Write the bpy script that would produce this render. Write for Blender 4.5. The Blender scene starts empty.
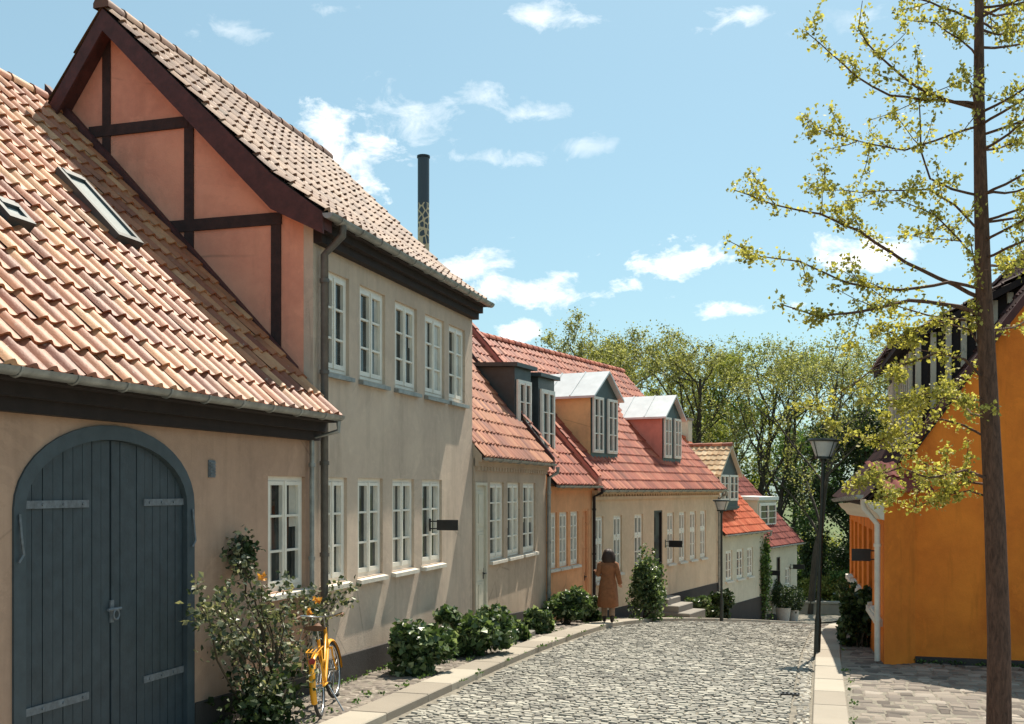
import bpy, math, random
import numpy as np
from mathutils import Vector
R = math.radians
rnd = random.Random(7)
col = bpy.context.scene.collection
FPX, CU, HV, TH = 1058.0, 512.0, 489.0, math.radians(16.3)
ST, CT = math.sin(TH), math.cos(TH)

# ---------------------------------------------------------------- geometry collector
ORG = {}
def rel(o):
    return ORG.get(o.name, Vector((0, 0, 0)))
class MB:
    def __init__(s):
        s.v = []; s.f = []; s.t = []; s.mi = []
    def face(s, pts, t=None, m=0):
        n = len(s.v); s.v.extend(tuple(p) for p in pts); s.f.append(tuple(range(n, n + len(pts))))
        s.t.append(rnd.random() if t is None else t); s.mi.append(m)
    def add(s, verts, faces, t=None, m=0):
        n = len(s.v); s.v.extend(tuple(p) for p in verts)
        if t is None: t = rnd.random()
        for i, f in enumerate(faces):
            s.f.append(tuple(n + k for k in f)); s.t.append(t[i] if isinstance(t, (list, np.ndarray)) else t); s.mi.append(m)
    def hexa(s, p, t=None, m=0):      # 8 points: bottom ring 0-3, top ring 4-7
        s.add(p, [(3, 2, 1, 0), (4, 5, 6, 7), (0, 1, 5, 4), (1, 2, 6, 5), (2, 3, 7, 6), (3, 0, 4, 7)], t, m)
    def box(s, F, s0, s1, o0, o1, z0, z1, t=None, m=0):
        s.hexa([F.pt(s0, o0, z0), F.pt(s1, o0, z0), F.pt(s1, o1, z0), F.pt(s0, o1, z0),
                F.pt(s0, o0, z1), F.pt(s1, o0, z1), F.pt(s1, o1, z1), F.pt(s0, o1, z1)], t, m)
    def bevbox(s, F, s0, s1, o0, o1, z0, z1, b=.01, t=None):
        lo = [F.pt(s0, o0, z0), F.pt(s1, o0, z0), F.pt(s1, o1, z0), F.pt(s0, o1, z0)]
        mid = [F.pt(s0, o0, z1 - b), F.pt(s1, o0, z1 - b), F.pt(s1, o1, z1 - b), F.pt(s0, o1, z1 - b)]
        sg = 1 if s1 > s0 else -1; og = 1 if o1 > o0 else -1
        top = [F.pt(s0 + sg * b, o0 + og * b, z1), F.pt(s1 - sg * b, o0 + og * b, z1), F.pt(s1 - sg * b, o1 - og * b, z1), F.pt(s0 + sg * b, o1 - og * b, z1)]
        fs = [(3, 2, 1, 0)]
        for r in (0, 4):
            for k in range(4):
                k2 = (k + 1) % 4; fs.append((r + k, r + k2, r + 4 + k2, r + 4 + k))
        fs.append((8, 9, 10, 11)); s.add(lo + mid + top, fs, t)
    def tube(s, pts, rad, n=8, cap=True, t=None):
        pts = [Vector(p) for p in pts]
        if not hasattr(rad, '__len__'): rad = [rad] * len(pts)
        vs = []; fs = []; ref = None
        for i, p in enumerate(pts):
            d = (pts[min(i + 1, len(pts) - 1)] - pts[max(i - 1, 0)])
            if d.length < 1e-9: d = Vector((0, 0, 1))
            d.normalize()
            if ref is None:
                ref = Vector((1, 0, 0)) if abs(d.x) < .8 else Vector((0, 1, 0))
            a = (ref - d * ref.dot(d)).normalized(); b = d.cross(a); ref = a
            for k in range(n):
                w = 2 * math.pi * k / n
                vs.append(p + (a * math.cos(w) + b * math.sin(w)) * rad[i])
        for i in range(len(pts) - 1):
            for k in range(n):
                k2 = (k + 1) % n
                fs.append((i * n + k, i * n + k2, (i + 1) * n + k2, (i + 1) * n + k))
        if cap:
            fs.append(tuple(range(n - 1, -1, -1))); m = (len(pts) - 1) * n; fs.append(tuple(range(m, m + n)))
        s.add(vs, fs, t)
    def lathe(s, c, prof, n=16, t=None):
        vs = []; fs = []
        for r, z in prof:
            for k in range(n):
                w = 2 * math.pi * k / n; vs.append((c[0] + r * math.cos(w), c[1] + r * math.sin(w), c[2] + z))
        for i in range(len(prof) - 1):
            for k in range(n):
                k2 = (k + 1) % n; fs.append((i * n + k, i * n + k2, (i + 1) * n + k2, (i + 1) * n + k))
        fs.append(tuple(range(n - 1, -1, -1))); m = (len(prof) - 1) * n; fs.append(tuple(range(m, m + n)))
        s.add(vs, fs, t)
    def leaves(s, C, size, rng, up=.3, fan=False, droop=0.):
        C = np.asarray(C, float); N = len(C)
        if N == 0: return
        sz = size * rng.uniform(.6, 1.3, N)[:, None]
        a = rng.normal(size=(N, 3)); a[:, 2] -= droop; a /= np.linalg.norm(a, axis=1)[:, None]
        n = rng.normal(size=(N, 3)); n[:, 2] += up * 3
        b = np.cross(n, a); b /= np.linalg.norm(b, axis=1)[:, None] + 1e-9
        nn = np.cross(a, b)
        w = .62 if fan else .36
        p0 = C - a * sz * .5; p2 = C + a * sz * .5
        q = C + (a * sz * (.22 if fan else .03)) + nn * sz * .12
        p1 = q + b * sz * w; p3 = q - b * sz * w
        V = np.stack([p0, p1, p2, p3], 1).reshape(-1, 3)
        k = len(s.v); s.v.extend(map(tuple, V.tolist()))
        s.f.extend((k + 4 * i, k + 4 * i + 1, k + 4 * i + 2, k + 4 * i + 3) for i in range(N))
        s.t.extend(rng.random(N).tolist()); s.mi.extend([0] * N)
    def build(s, name, mat, parent=None, origin=None, smooth=None):
        me = bpy.data.meshes.new(name)
        if parent is not None: off = rel(parent)
        else: off = Vector(origin) if origin is not None else Vector((0, 0, 0))
        V = np.array(s.v, dtype=float).reshape(-1, 3) - np.array(off)
        me.from_pydata(V.tolist(), [], s.f)
        at = me.attributes.new('tint', 'FLOAT', 'FACE'); at.data.foreach_set('value', np.array(s.t, dtype=np.float32))
        for mm in (mat if isinstance(mat, (list, tuple)) else [mat]): me.materials.append(mm)
        if any(s.mi): me.polygons.foreach_set('material_index', s.mi)
        if smooth is not None:
            me.polygons.foreach_set('use_smooth', [True] * len(s.f))
            me.set_sharp_from_angle(angle=R(smooth))
        me.update()
        o = bpy.data.objects.new(name, me); col.objects.link(o)
        if parent is not None: o.parent = parent; ORG[o.name] = off
        else: o.location = off; ORG[o.name] = off
        return o
def tag(o, label=None, cat=None, group=None, kind=None):
    if label: o['label'] = label
    if cat: o['category'] = cat
    if group: o['group'] = group
    if kind: o['kind'] = kind
    return o
def thing(name, loc, label, cat, group=None):
    o = bpy.data.objects.new(name, None); col.objects.link(o); o.location = loc
    o.empty_display_size = .3; ORG[o.name] = Vector(loc)
    return tag(o, label, cat, group)

class F:      # vertical reference plane: s along, o outward, z up
    def __init__(s, p0, p1):
        s.p0 = p0; s.p1 = p1; dx, dy = p1[0] - p0[0], p1[1] - p0[1]; s.L = math.hypot(dx, dy)
        s.d = (dx / s.L, dy / s.L); s.n = (s.d[1], -s.d[0])
    def pt(s, a, o, z): return (s.p0[0] + s.d[0] * a + s.n[0] * o, s.p0[1] + s.d[1] * a + s.n[1] * o, z)
    def hit(s, u, o=0.):      # distance along the plane, and depth, of the direction u
        r = (u - CU) / FPX; dx, dy = -ST + r * CT, CT + r * ST
        nd = s.n[0] * dx + s.n[1] * dy; q = s.n[0] * s.p0[0] + s.n[1] * s.p0[1] + o; t = q / nd
        return (dx * t - s.p0[0]) * s.d[0] + (dy * t - s.p0[1]) * s.d[1], t
    def S(s, u, o=0.): return s.hit(u, o)[0]
    def Z(s, u, v, o=0.): return (HV - v) / FPX * s.hit(u, o)[1]
def at(u, t):
    r = (u - CU) / FPX; return ((-ST + r * CT) * t, (CT + r * ST) * t)

# ---------------------------------------------------------------- ground profile
_py = [-60, -10, 5, 10, 16, 20, 24.3, 27.4, 30.3, 33, 36, 40, 44, 48, 52, 60, 80, 120, 900]
_pz = [-1.9, -2.05, -2.33, -2.48, -2.64, -2.83, -3.12, -3.38, -3.68, -4.0, -4.36, -4.86, -5.36, -5.75, -5.95, -6.1, -6.5, -7, -8]
def gz(x, y):
    a = 0
    for k in (-1.6, -.8, 0, .8, 1.6): a += float(np.interp(y + k, _py, _pz))
    return a / 5
_kl = [(-20, -4.6), (20, -4.62), (24.3, -4.66), (27.4, -4.25), (30.3, -3.5), (34, -2.5), (40, -1.15), (46, .35), (52, 2.2)]
_kr = [(-20, -.1), (18, -.1), (24, .0), (28, .16), (31, .42), (34, .95), (40, 2.5), (46, 4.4), (52, 6.6)]
def KL(y): return float(np.interp(y, [p[0] for p in _kl], [p[1] for p in _kl]))
def KR(y): return float(np.interp(y, [p[0] for p in _kr], [p[1] for p in _kr]))

# ---------------------------------------------------------------- materials
def newmat(name):
    m = bpy.data.materials.new(name); m.use_nodes = True; nt = m.node_tree
    return m, nt, nt.nodes['Principled BSDF']
def N(nt, typ, **kw):
    n = nt.nodes.new(typ)
    for k, v in kw.items():
        if k.startswith('i_'): n.inputs[k[2:].replace('_', ' ')].default_value = v
        else: setattr(n, k, v)
    return n
def L(nt, a, b): nt.links.new(a, b)
def rgb(c): return (c[0], c[1], c[2], 1)
def mixc(nt, fac, a, b, mode='MIX'):
    m = N(nt, 'ShaderNodeMix', data_type='RGBA', blend_type=mode)
    for i, x in ((0, fac), (6, a), (7, b)):
        if hasattr(x, 'default_value') or hasattr(x, 'is_linked'): L(nt, x, m.inputs[i])
        elif i == 0: m.inputs[0].default_value = x
        else: m.inputs[i].default_value = rgb(x)
    return m.outputs[2]
def noise(nt, scale, detail=4, rough=.6, vec=None, dist=0.):
    n = N(nt, 'ShaderNodeTexNoise'); n.inputs['Scale'].default_value = scale; n.inputs['Detail'].default_value = detail
    n.inputs['Roughness'].default_value = rough; n.inputs['Distortion'].default_value = dist
    if vec is not None: L(nt, vec, n.inputs['Vector'])
    return n.outputs['Fac']
def ramp(nt, src, stops):
    r = N(nt, 'ShaderNodeValToRGB'); L(nt, src, r.inputs[0]); e = r.color_ramp.elements
    while len(e) < len(stops): e.new(.5)
    for i, (p, c) in enumerate(stops):
        e[i].position = p; e[i].color = (c, c, c, 1) if not hasattr(c, '__len__') else rgb(c)
    return r.outputs[0]
def MATH(nt, op, a, b):
    n = N(nt, 'ShaderNodeMath', operation=op); L(nt, a, n.inputs[0]); L(nt, b, n.inputs[1]); return n.outputs[0]
def objco(nt, scale=(1, 1, 1)):
    c = N(nt, 'ShaderNodeTexCoord'); mp = N(nt, 'ShaderNodeMapping'); mp.inputs['Scale'].default_value = scale
    L(nt, c.outputs['Object'], mp.inputs['Vector']); return mp.outputs[0]
def bump(nt, bs, h, strength, dist=.02):
    b = N(nt, 'ShaderNodeBump'); b.inputs['Strength'].default_value = strength; b.inputs['Distance'].default_value = dist
    L(nt, h, b.inputs['Height']); L(nt, b.outputs[0], bs.inputs['Normal'])
def mat_plaster(name, c, c2=None, stain=.25, rough=.9):
    m, nt, bs = newmat(name); co = objco(nt); c2 = c2 or tuple(x * .78 for x in c)
    a = noise(nt, 1.1, 6, .6, co, .4); b = noise(nt, 7, 5, .7, co); st = noise(nt, 1, 5, .65, objco(nt, (2.2, 2.2, .28)))
    k = mixc(nt, ramp(nt, a, [(.35, 0.), (.68, 1.)]), c, c2)
    k = mixc(nt, ramp(nt, noise(nt, .45, 3, .5, co, .8), [(.42, 0.), (.62, .5)]), k, tuple(x * .86 for x in c2))
    k = mixc(nt, ramp(nt, b, [(.4, 0.), (.75, .35)]), k, tuple(min(1, x * 1.18) for x in c))
    vc = N(nt, 'ShaderNodeTexVoronoi', feature='DISTANCE_TO_EDGE'); vc.inputs['Scale'].default_value = .55; wv = mixc(nt, .12, co, N(nt, 'ShaderNodeTexNoise', i_Scale=3.).outputs['Color']); L(nt, wv, vc.inputs['Vector'])
    cr = MATH(nt, 'MULTIPLY', ramp(nt, vc.outputs['Distance'], [(.0, 1.), (.006, 0.)]), ramp(nt, noise(nt, .8, 3, .5, co), [(.5, 0.), (.6, .55)]))
    k = mixc(nt, cr, k, tuple(x * .35 for x in c))
    k = mixc(nt, ramp(nt, noise(nt, .7, 8, .75, co, 1.2), [(.56, 0.), (.575, .28)]), k, tuple(min(1, x * 1.15) for x in c))
    k = mixc(nt, ramp(nt, st, [(.52, 0.), (.75, stain)]), k, tuple(x * .45 for x in c))
    L(nt, k, bs.inputs['Base Color']); bs.inputs['Roughness'].default_value = rough; bs.inputs['Specular IOR Level'].default_value = .25
    h = N(nt, 'ShaderNodeMath', operation='ADD'); L(nt, noise(nt, 3.2, 3, .5, co), h.inputs[0]); L(nt, noise(nt, 40, 4, .7, co), h.inputs[1])
    bump(nt, bs, h.outputs[0], .35, .018); return m
def mat_simple(name, c, rough=.5, var=.15, scale=8, metal=0., bmp=.0, spec=.5):
    m, nt, bs = newmat(name); co = objco(nt)
    k = mixc(nt, ramp(nt, noise(nt, scale, 5, .65, co), [(.3, 0.), (.7, 1.)]), tuple(min(1, x * (1 + var)) for x in c), tuple(x * (1 - var) for x in c))
    L(nt, k, bs.inputs['Base Color']); bs.inputs['Roughness'].default_value = rough; bs.inputs['Metallic'].default_value = metal
    bs.inputs['Specular IOR Level'].default_value = spec
    if bmp: bump(nt, bs, noise(nt, scale * 4, 4, .6, co), bmp, .01)
    return m
def mat_tint(name, stops, rough=.85, nscale=3., namt=.4, dark=.6, bmp=.2, bscale=60, spec=.3, moss=0.):
    m, nt, bs = newmat(name); at_ = N(nt, 'ShaderNodeAttribute', attribute_name='tint'); co = objco(nt)
    k = ramp(nt, at_.outputs['Fac'], stops)
    d = mixc(nt, 1., k, (dark, dark, dark), 'MULTIPLY')
    f = ramp(nt, noise(nt, nscale, 6, .65, co, .3), [(.42, 0.), (.72, namt)])
    k = mixc(nt, f, k, d)
    if moss:
        k = mixc(nt, ramp(nt, noise(nt, 1.3, 9, .75, co, .5), [(.55, 0.), (.68, moss)]), k, (.10, .095, .055))
        k = mixc(nt, ramp(nt, noise(nt, 11, 5, .7, co), [(.64, 0.), (.68, moss * 1.2)]), k, (.42, .42, .33))
    L(nt, k, bs.inputs['Base Color']); bs.inputs['Roughness'].default_value = rough; bs.inputs['Specular IOR Level'].default_value = spec
    if bmp: bump(nt, bs, noise(nt, bscale, 4, .7, co), bmp, .006)
    return m
def mat_leaf(name, stops, trans=.35, rough=.55):
    m, nt, bs = newmat(name); at_ = N(nt, 'ShaderNodeAttribute', attribute_name='tint')
    k = ramp(nt, at_.outputs['Fac'], stops); L(nt, k, bs.inputs['Base Color']); bs.inputs['Roughness'].default_value = rough
    bs.inputs['Specular IOR Level'].default_value = .35
    t = N(nt, 'ShaderNodeBsdfTranslucent'); L(nt, mixc(nt, 1., k, (1.25, 1.3, .7), 'MULTIPLY'), t.inputs['Color'])
    mx = N(nt, 'ShaderNodeMixShader'); mx.inputs[0].default_value = trans; L(nt, bs.outputs[0], mx.inputs[1]); L(nt, t.outputs[0], mx.inputs[2])
    L(nt, mx.outputs[0], nt.nodes['Material Output'].inputs['Surface']); return m
def mat_bark(name, c, s=1.):
    m, nt, bs = newmat(name); co = objco(nt, (1, 1, .25))
    f = noise(nt, 26 * s, 6, .7, co, .6)
    L(nt, mixc(nt, ramp(nt, f, [(.35, 0.), (.65, 1.)]), tuple(x * .45 for x in c), tuple(x * 1.3 for x in c)), bs.inputs['Base Color'])
    bs.inputs['Roughness'].default_value = .95; bump(nt, bs, f, .8, .02); return m
def mat_glass(name, base=(.014, .016, .015)):
    m, nt, bs = newmat(name); co = objco(nt)
    at_ = N(nt, 'ShaderNodeAttribute', attribute_name='tint')
    f = ramp(nt, noise(nt, 2.1, 3, .5, co), [(.45, 0.), (.62, 1.)])
    k = mixc(nt, f, base, tuple(x * 3.2 for x in base)); k = mixc(nt, ramp(nt, at_.outputs['Fac'], [(.55, 0.), (.95, .8)]), k, (.16, .15, .13))
    L(nt, k, bs.inputs['Base Color']); bs.inputs['Roughness'].default_value = .04; bs.inputs['IOR'].default_value = 1.45
    bs.inputs['Specular IOR Level'].default_value = .38
    bump(nt, bs, noise(nt, 2.4, 2, .4, co), .22, .03); return m

M = {}
M['tan'] = mat_plaster('plaster_tan', (.53, .345, .245), (.44, .285, .205), .4)
M['greige'] = mat_plaster('plaster_greige', (.62, .495, .385), (.52, .41, .325), .45)
M['greige_b'] = mat_plaster('plaster_warm_grey', (.53, .415, .31), (.44, .345, .26), .4)
M['apricot'] = mat_plaster('plaster_apricot', (.80, .40, .20), (.68, .33, .165), .35)
M['cream'] = mat_plaster('plaster_cream', (.70, .53, .37), (.61, .45, .31), .35)
M['pale'] = mat_plaster('plaster_pale', (.62, .56, .44), (.54, .49, .38), .3)
M['orange'] = mat_plaster('plaster_orange', (.86, .255, .034), (.64, .165, .025), .8)
M['gable_or'] = mat_plaster('plaster_terracotta', (.86, .39, .26), (.72, .30, .205), .4)
M['ochre'] = mat_plaster('plaster_ochre', (.80, .52, .24), (.55, .36, .19), .4)
M['salmon'] = mat_plaster('plaster_salmon', (.62, .25, .19), (.50, .20, .16), .4)
M['plinth'] = mat_plaster('plinth_tar', (.050, .043, .040), (.07, .062, .056), .2)
M['white'] = mat_simple('paint_white', (.80, .75, .66), .45, .08, 5, bmp=.1)
M['creamw'] = mat_simple('paint_cream', (.60, .55, .44), .5, .08, 5, bmp=.1)
M['sill'] = mat_simple('sill_stone', (.62, .57, .49), .8, .14, 9, bmp=.2)
M['glass'] = mat_glass('window_glass')
M['pipe'] = mat_simple('downpipe_brown', (.13, .115, .10), .55, .3, 6, .3, .1)
M['zinc'] = mat_simple('zinc', (.30, .31, .30), .48, .3, 6, .55, .1)
M['zincroof'] = mat_simple('zinc_roof', (.62, .63, .63), .42, .1, 3, .25, .05)
M['dkpaint'] = mat_simple('paint_black_brown', (.020, .013, .012), .85, .3, 6, bmp=.2)
M['timber'] = mat_simple('timber_dark', (.040, .017, .014), .75, .4, 9, bmp=.5)
M['barge'] = mat_simple('bargeboard', (.075, .022, .020), .7, .35, 7, bmp=.4)
M['slate'] = mat_simple('dormer_slate', (.035, .05, .055), .5, .25, 5, bmp=.1)
M['teal'] = mat_simple('dormer_teal', (.035, .065, .07), .5, .2, 5)
M['door'] = mat_simple('door_blue', (.042, .060, .072), .55, .22, 7, bmp=.25)
M['doorframe'] = mat_simple('door_frame_blue', (.052, .073, .086), .55, .2, 5, bmp=.2)
M['iron'] = mat_simple('strap_iron', (.17, .19, .21), .6, .3, 20, .3, .3)
M['black'] = mat_simple('black_metal', (.012, .014, .016), .45, .3, 12)
M['lampgreen'] = mat_simple('lamp_post_green', (.018, .026, .022), .45, .3, 12)
M['lampglass'] = mat_simple('lamp_glass', (.42, .45, .44), .25, .1, 8)
M['dkdoor'] = mat_simple('dark_door', (.018, .011, .010), .5, .3, 6)
M['brownwin'] = mat_simple('brown_window_paint', (.16, .055, .022), .55, .25, 8)
M['t1'] = mat_tint('tiles_peach', [(0, (.23, .058, .026)), (.35, (.37, .12, .050)), (.7, (.49, .195, .085)), (1, (.60, .31, .15))], .55, 2.4, .75, .42, .5, 45, .5, .35)
M['t2'] = mat_tint('tiles_buff', [(0, (.15, .065, .04)), (.5, (.24, .12, .07)), (1, (.36, .21, .13))], .62, 3, .6, .45, .4, 45, .4, .4)
M['t3'] = mat_tint('tiles_terracotta', [(0, (.25, .075, .045)), (.5, (.40, .13, .06)), (1, (.52, .22, .11))], .6, 2, .6, .45, .3, 45, .45)
M['t5'] = mat_tint('tiles_red', [(0, (.24, .05, .03)), (.5, (.40, .095, .05)), (1, (.50, .16, .085))], .62, 2, .6, .45, .3, 45, .4)
M['t6'] = mat_tint('tiles_bright_red', [(0, (.42, .08, .03)), (.5, (.55, .12, .05)), (1, (.62, .17, .08))], .8, 2, .4, .6)
M['t6p'] = mat_tint('tiles_straw', [(0, (.46, .30, .17)), (.5, (.60, .44, .27)), (1, (.70, .54, .36))], .8, 2, .4, .6)
M['t7'] = mat_tint('tiles_dark_red', [(0, (.14, .03, .025)), (.5, (.22, .05, .04)), (1, (.30, .08, .06))], .8, 2, .4, .6)
M['t8'] = mat_tint('tiles_brown_black', [(0, (.03, .012, .012)), (.5, (.05, .02, .018)), (1, (.08, .03, .026))], .8, 2, .4, .6)
M['sett'] = mat_tint('granite_setts', [(0, (.16, .15, .13)), (.3, (.27, .255, .22)), (.7, (.36, .34, .29)), (1, (.45, .425, .36))], .7, .9, .6, .62, .8, 30)
M['cob'] = mat_tint('cobbles', [(0, (.095, .078, .065)), (.4, (.19, .16, .135)), (.8, (.26, .22, .18)), (1, (.34, .295, .25))], .8, 1.2, .45, .65, .7, 30)
M['slab'] = mat_tint('granite_slabs', [(0, (.27, .235, .19)), (.5, (.33, .29, .235)), (1, (.39, .35, .285))], .8, 1.3, .4, .72, .5, 70)
M['joint'] = mat_simple('joint_sand', (.19, .17, .135), .95, .35, 12, bmp=.5)
M['stone'] = mat_tint('step_stone', [(0, (.20, .185, .16)), (1, (.34, .31, .27))], .85, 3, .4, .6, .5, 40)
M['bark'] = mat_bark('bark_brown', (.13, .068, .045), 1.3)
M['bark2'] = mat_bark('bark_grey', (.055, .044, .034), .3)
M['ginkgo'] = mat_leaf('leaf_ginkgo', [(0, (.18, .17, .04)), (.5, (.38, .35, .085)), (1, (.62, .56, .20))], .45)
M['leafA'] = mat_leaf('leaf_spring', [(0, (.10, .12, .025)), (.5, (.24, .26, .06)), (1, (.46, .46, .16))], .42)
M['leafB'] = mat_leaf('leaf_olive', [(0, (.10, .11, .03)), (.5, (.22, .22, .07)), (1, (.52, .50, .26))], .42)
M['leafD'] = mat_leaf('leaf_dark', [(0, (.015, .03, .012)), (.6, (.035, .06, .02)), (1, (.09, .13, .04))], .2)
M['leafM'] = mat_leaf('leaf_mid', [(0, (.035, .075, .02)), (.5, (.075, .14, .035)), (1, (.16, .24, .07))], .3)
M['leafG'] = mat_leaf('leaf_shrub', [(0, (.03, .055, .022)), (.55, (.075, .12, .045)), (.85, (.16, .22, .09)), (1, (.42, .48, .30))], .3, .36)
M['leafR'] = mat_leaf('leaf_rose', [(0, (.03, .05, .03)), (.45, (.08, .10, .055)), (.75, (.22, .23, .14)), (1, (.48, .46, .30))], .25, .4)
M['bloom'] = mat_leaf('rose_bloom', [(0, (.60, .24, .03)), (1, (.78, .42, .10))], .3)
M['stem'] = mat_simple('stem_brown', (.06, .045, .025), .8, .3, 20)
M['bike'] = mat_simple('bicycle_yellow', (.80, .36, .018), .35, .12, 6)
M['rubber'] = mat_simple('tyre_rubber', (.02, .02, .02), .8, .2, 20)
M['chrome'] = mat_simple('chrome', (.5, .5, .5), .25, .1, 10, .9)
M['redlens'] = mat_simple('red_reflector', (.4, .02, .015), .2, .1, 10)
M['grip'] = mat_simple('leather_brown', (.12, .05, .02), .6, .2, 10)
M['coat'] = mat_simple('coat_rust', (.25, .10, .042), .85, .25, 14, bmp=.3)
M['hair'] = mat_simple('hair_brown', (.035, .017, .012), .6, .4, 40, bmp=.4)
M['curtain'] = mat_simple('curtain', (.50, .47, .40), .6, .2, 3)
M['skin'] = mat_simple('skin', (.45, .25, .17), .6, .08, 10)
M['trouser'] = mat_simple('trouser_tan', (.33, .20, .12), .8, .15, 12)
M['boot'] = mat_simple('boot_dark', (.03, .018, .014), .5, .2, 12)
M['pot'] = mat_simple('pot_pale', (.50, .47, .42), .8, .15, 8, bmp=.2)
def giraffe():
    m, nt, bs = newmat('flue_patterned'); co = objco(nt)
    v = N(nt, 'ShaderNodeTexVoronoi', feature='DISTANCE_TO_EDGE'); v.inputs['Scale'].default_value = 6.5; L(nt, objco(nt, (1.2, 1.2, .8)), v.inputs['Vector'])
    ln = ramp(nt, v.outputs['Distance'], [(.09, 1.), (.14, 0.)])
    sp = N(nt, 'ShaderNodeSeparateXYZ'); L(nt, co, sp.inputs[0]); z = N(nt, 'ShaderNodeMath', operation='LESS_THAN'); L(nt, sp.outputs[2], z.inputs[0]); z.inputs[1].default_value = 11.55
    f = N(nt, 'ShaderNodeMath', operation='MULTIPLY'); L(nt, ln, f.inputs[0]); L(nt, z.outputs[0], f.inputs[1])
    L(nt, mixc(nt, f.outputs[0], (.045, .062, .078), (.55, .45, .28)), bs.inputs['Base Color']); bs.inputs['Roughness'].default_value = .5
    return m
M['flue'] = giraffe()
def grassmat():
    m, nt, bs = newmat('grass_ground'); co = objco(nt)
    k = mixc(nt, ramp(nt, noise(nt, .6, 8, .7, co), [(.4, 0.), (.6, 1.)]), (.05, .085, .02), (.12, .15, .04))
    k = mixc(nt, ramp(nt, noise(nt, .15, 4, .6, co), [(.5, 0.), (.62, .8)]), k, (.10, .085, .055))
    L(nt, k, bs.inputs['Base Color']); bs.inputs['Roughness'].default_value = .95; bump(nt, bs, noise(nt, 9, 6, .8, co), .8, .08); return m
M['grass'] = grassmat()

_cb = M['curtain'].node_tree.nodes['Principled BSDF']; _cb.inputs['Coat Weight'].default_value = 1.; _cb.inputs['Coat Roughness'].default_value = .05
# ---------------------------------------------------------------- building blocks
def wall_front(mb, f, s0, s1, z0, z1, holes, depth=.11, t=.5):
    """front sheet with rectangular holes (s0,s1,z0,z1[,arch]) and their reveals; z1 may be (left,right)"""
    zt = (lambda s: z1[0] + (z1[1] - z1[0]) * (s - s0) / (s1 - s0)) if hasattr(z1, '__len__') else (lambda s: z1)
    xs = sorted({s0, s1} | {h[0] for h in holes} | {h[1] for h in holes})
    for a, b in zip(xs, xs[1:]):
        m = (a + b) / 2; hs = sorted([h for h in holes if h[0] - 1e-6 < m < h[1] + 1e-6], key=lambda h: h[2]); z = z0
        for h in hs + [None]:
            if h is None: mb.face([f.pt(a, 0, z), f.pt(b, 0, z), f.pt(b, 0, zt(b)), f.pt(a, 0, zt(a))], t)
            else:
                if h[2] > z + 1e-6: mb.face([f.pt(a, 0, z), f.pt(b, 0, z), f.pt(b, 0, h[2]), f.pt(a, 0, h[2])], t)
                z = h[3]
    for h in holes:
        a, b, c, d = h[:4]
        if len(h) > 4:
            pts = h[4]; path = [(a, c)] + pts + [(b, c)]
            n = len(pts)
            for (p, q) in zip(pts, pts[1:]):
                mb.face([f.pt(p[0], 0, p[1]), f.pt(q[0], 0, q[1]), f.pt(q[0], 0, d), f.pt(p[0], 0, d)], t)
        else: path = [(a, c), (a, d), (b, d), (b, c), (a, c)]
        for p, q in zip(path, path[1:]):
            mb.face([f.pt(p[0], 0, p[1]), f.pt(p[0], -depth, p[1]), f.pt(q[0], -depth, q[1]), f.pt(q[0], 0, q[1])], t)

def shell(mb, f, s0, s1, depth, z0, zf, prof, t=.5, skip=()):
    """side gables and back wall behind a front; prof = (o,z) polyline from front eave over ridge to the back eave"""
    for s in (s0, s1):
        if s in skip: continue
        mb.face([f.pt(s, 0, z0)] + [f.pt(s, o, z) for o, z in prof] + [f.pt(s, -depth, z0)], t)
    mb.face([f.pt(s0, -depth, z0), f.pt(s1, -depth, z0), f.pt(s1, -depth, prof[-1][1]), f.pt(s0, -depth, prof[-1][1])], t)

def tiles(mb, f, s0, s1, p0, p1, w=.235, c=.34, amp=.045, lift=.03, ns=8, jit=.008, phase=0.):
    """pantiled slope between eave point p0=(o,z) and upper point p1"""
    do, dz = p1[0] - p0[0], p1[1] - p0[1]; Ls = math.hypot(do, dz); uo, uz = do / Ls, dz / Ls; no, nz = uz, -uo
    if nz < 0: no, nz = -no, -nz
    W = s1 - s0; ncol = max(1, round(W / w)); w = W / ncol; nc = max(1, round(Ls / c)); c = Ls / nc
    prof = [amp * (.5 + .5 * math.cos(2 * math.pi * (k / ns - .28))) ** 1.7 for k in range(ns + 1)]
    V = []; Fc = []; T = []
    for j in range(nc):
        for i in range(ncol):
            jj = rnd.uniform(-jit, jit); t = rnd.random(); base = len(V); ex = rnd.uniform(-.006, .006)
            for (rr, lf) in ((j * c - .02 + ex, lift + jj), ((j + 1) * c + .01, jj * .3 + .001)):
                for k in range(ns + 1):
                    h = prof[k] + lf; V.append(f.pt(s0 + (i + k / ns) * w, p0[0] + uo * rr + no * h, p0[1] + uz * rr + nz * h))
            for k in range(ns + 1):    # underside of the lower edge
                h = prof[k] + lift + jj - .028 if j else prof[k] - .012; V.append(f.pt(s0 + (i + k / ns) * w, p0[0] + uo * (j * c - .02 + ex) + no * h, p0[1] + uz * (j * c - .02 + ex) + nz * h))
            for k in range(ns):
                Fc.append((base + k, base + k + 1, base + ns + 2 + k, base + ns + 1 + k)); T.append(t)
                Fc.append((base + 2 * ns + 2 + k, base + 2 * ns + 3 + k, base + k + 1, base + k)); T.append(t)
    mb.add(V, Fc, T)
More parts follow.
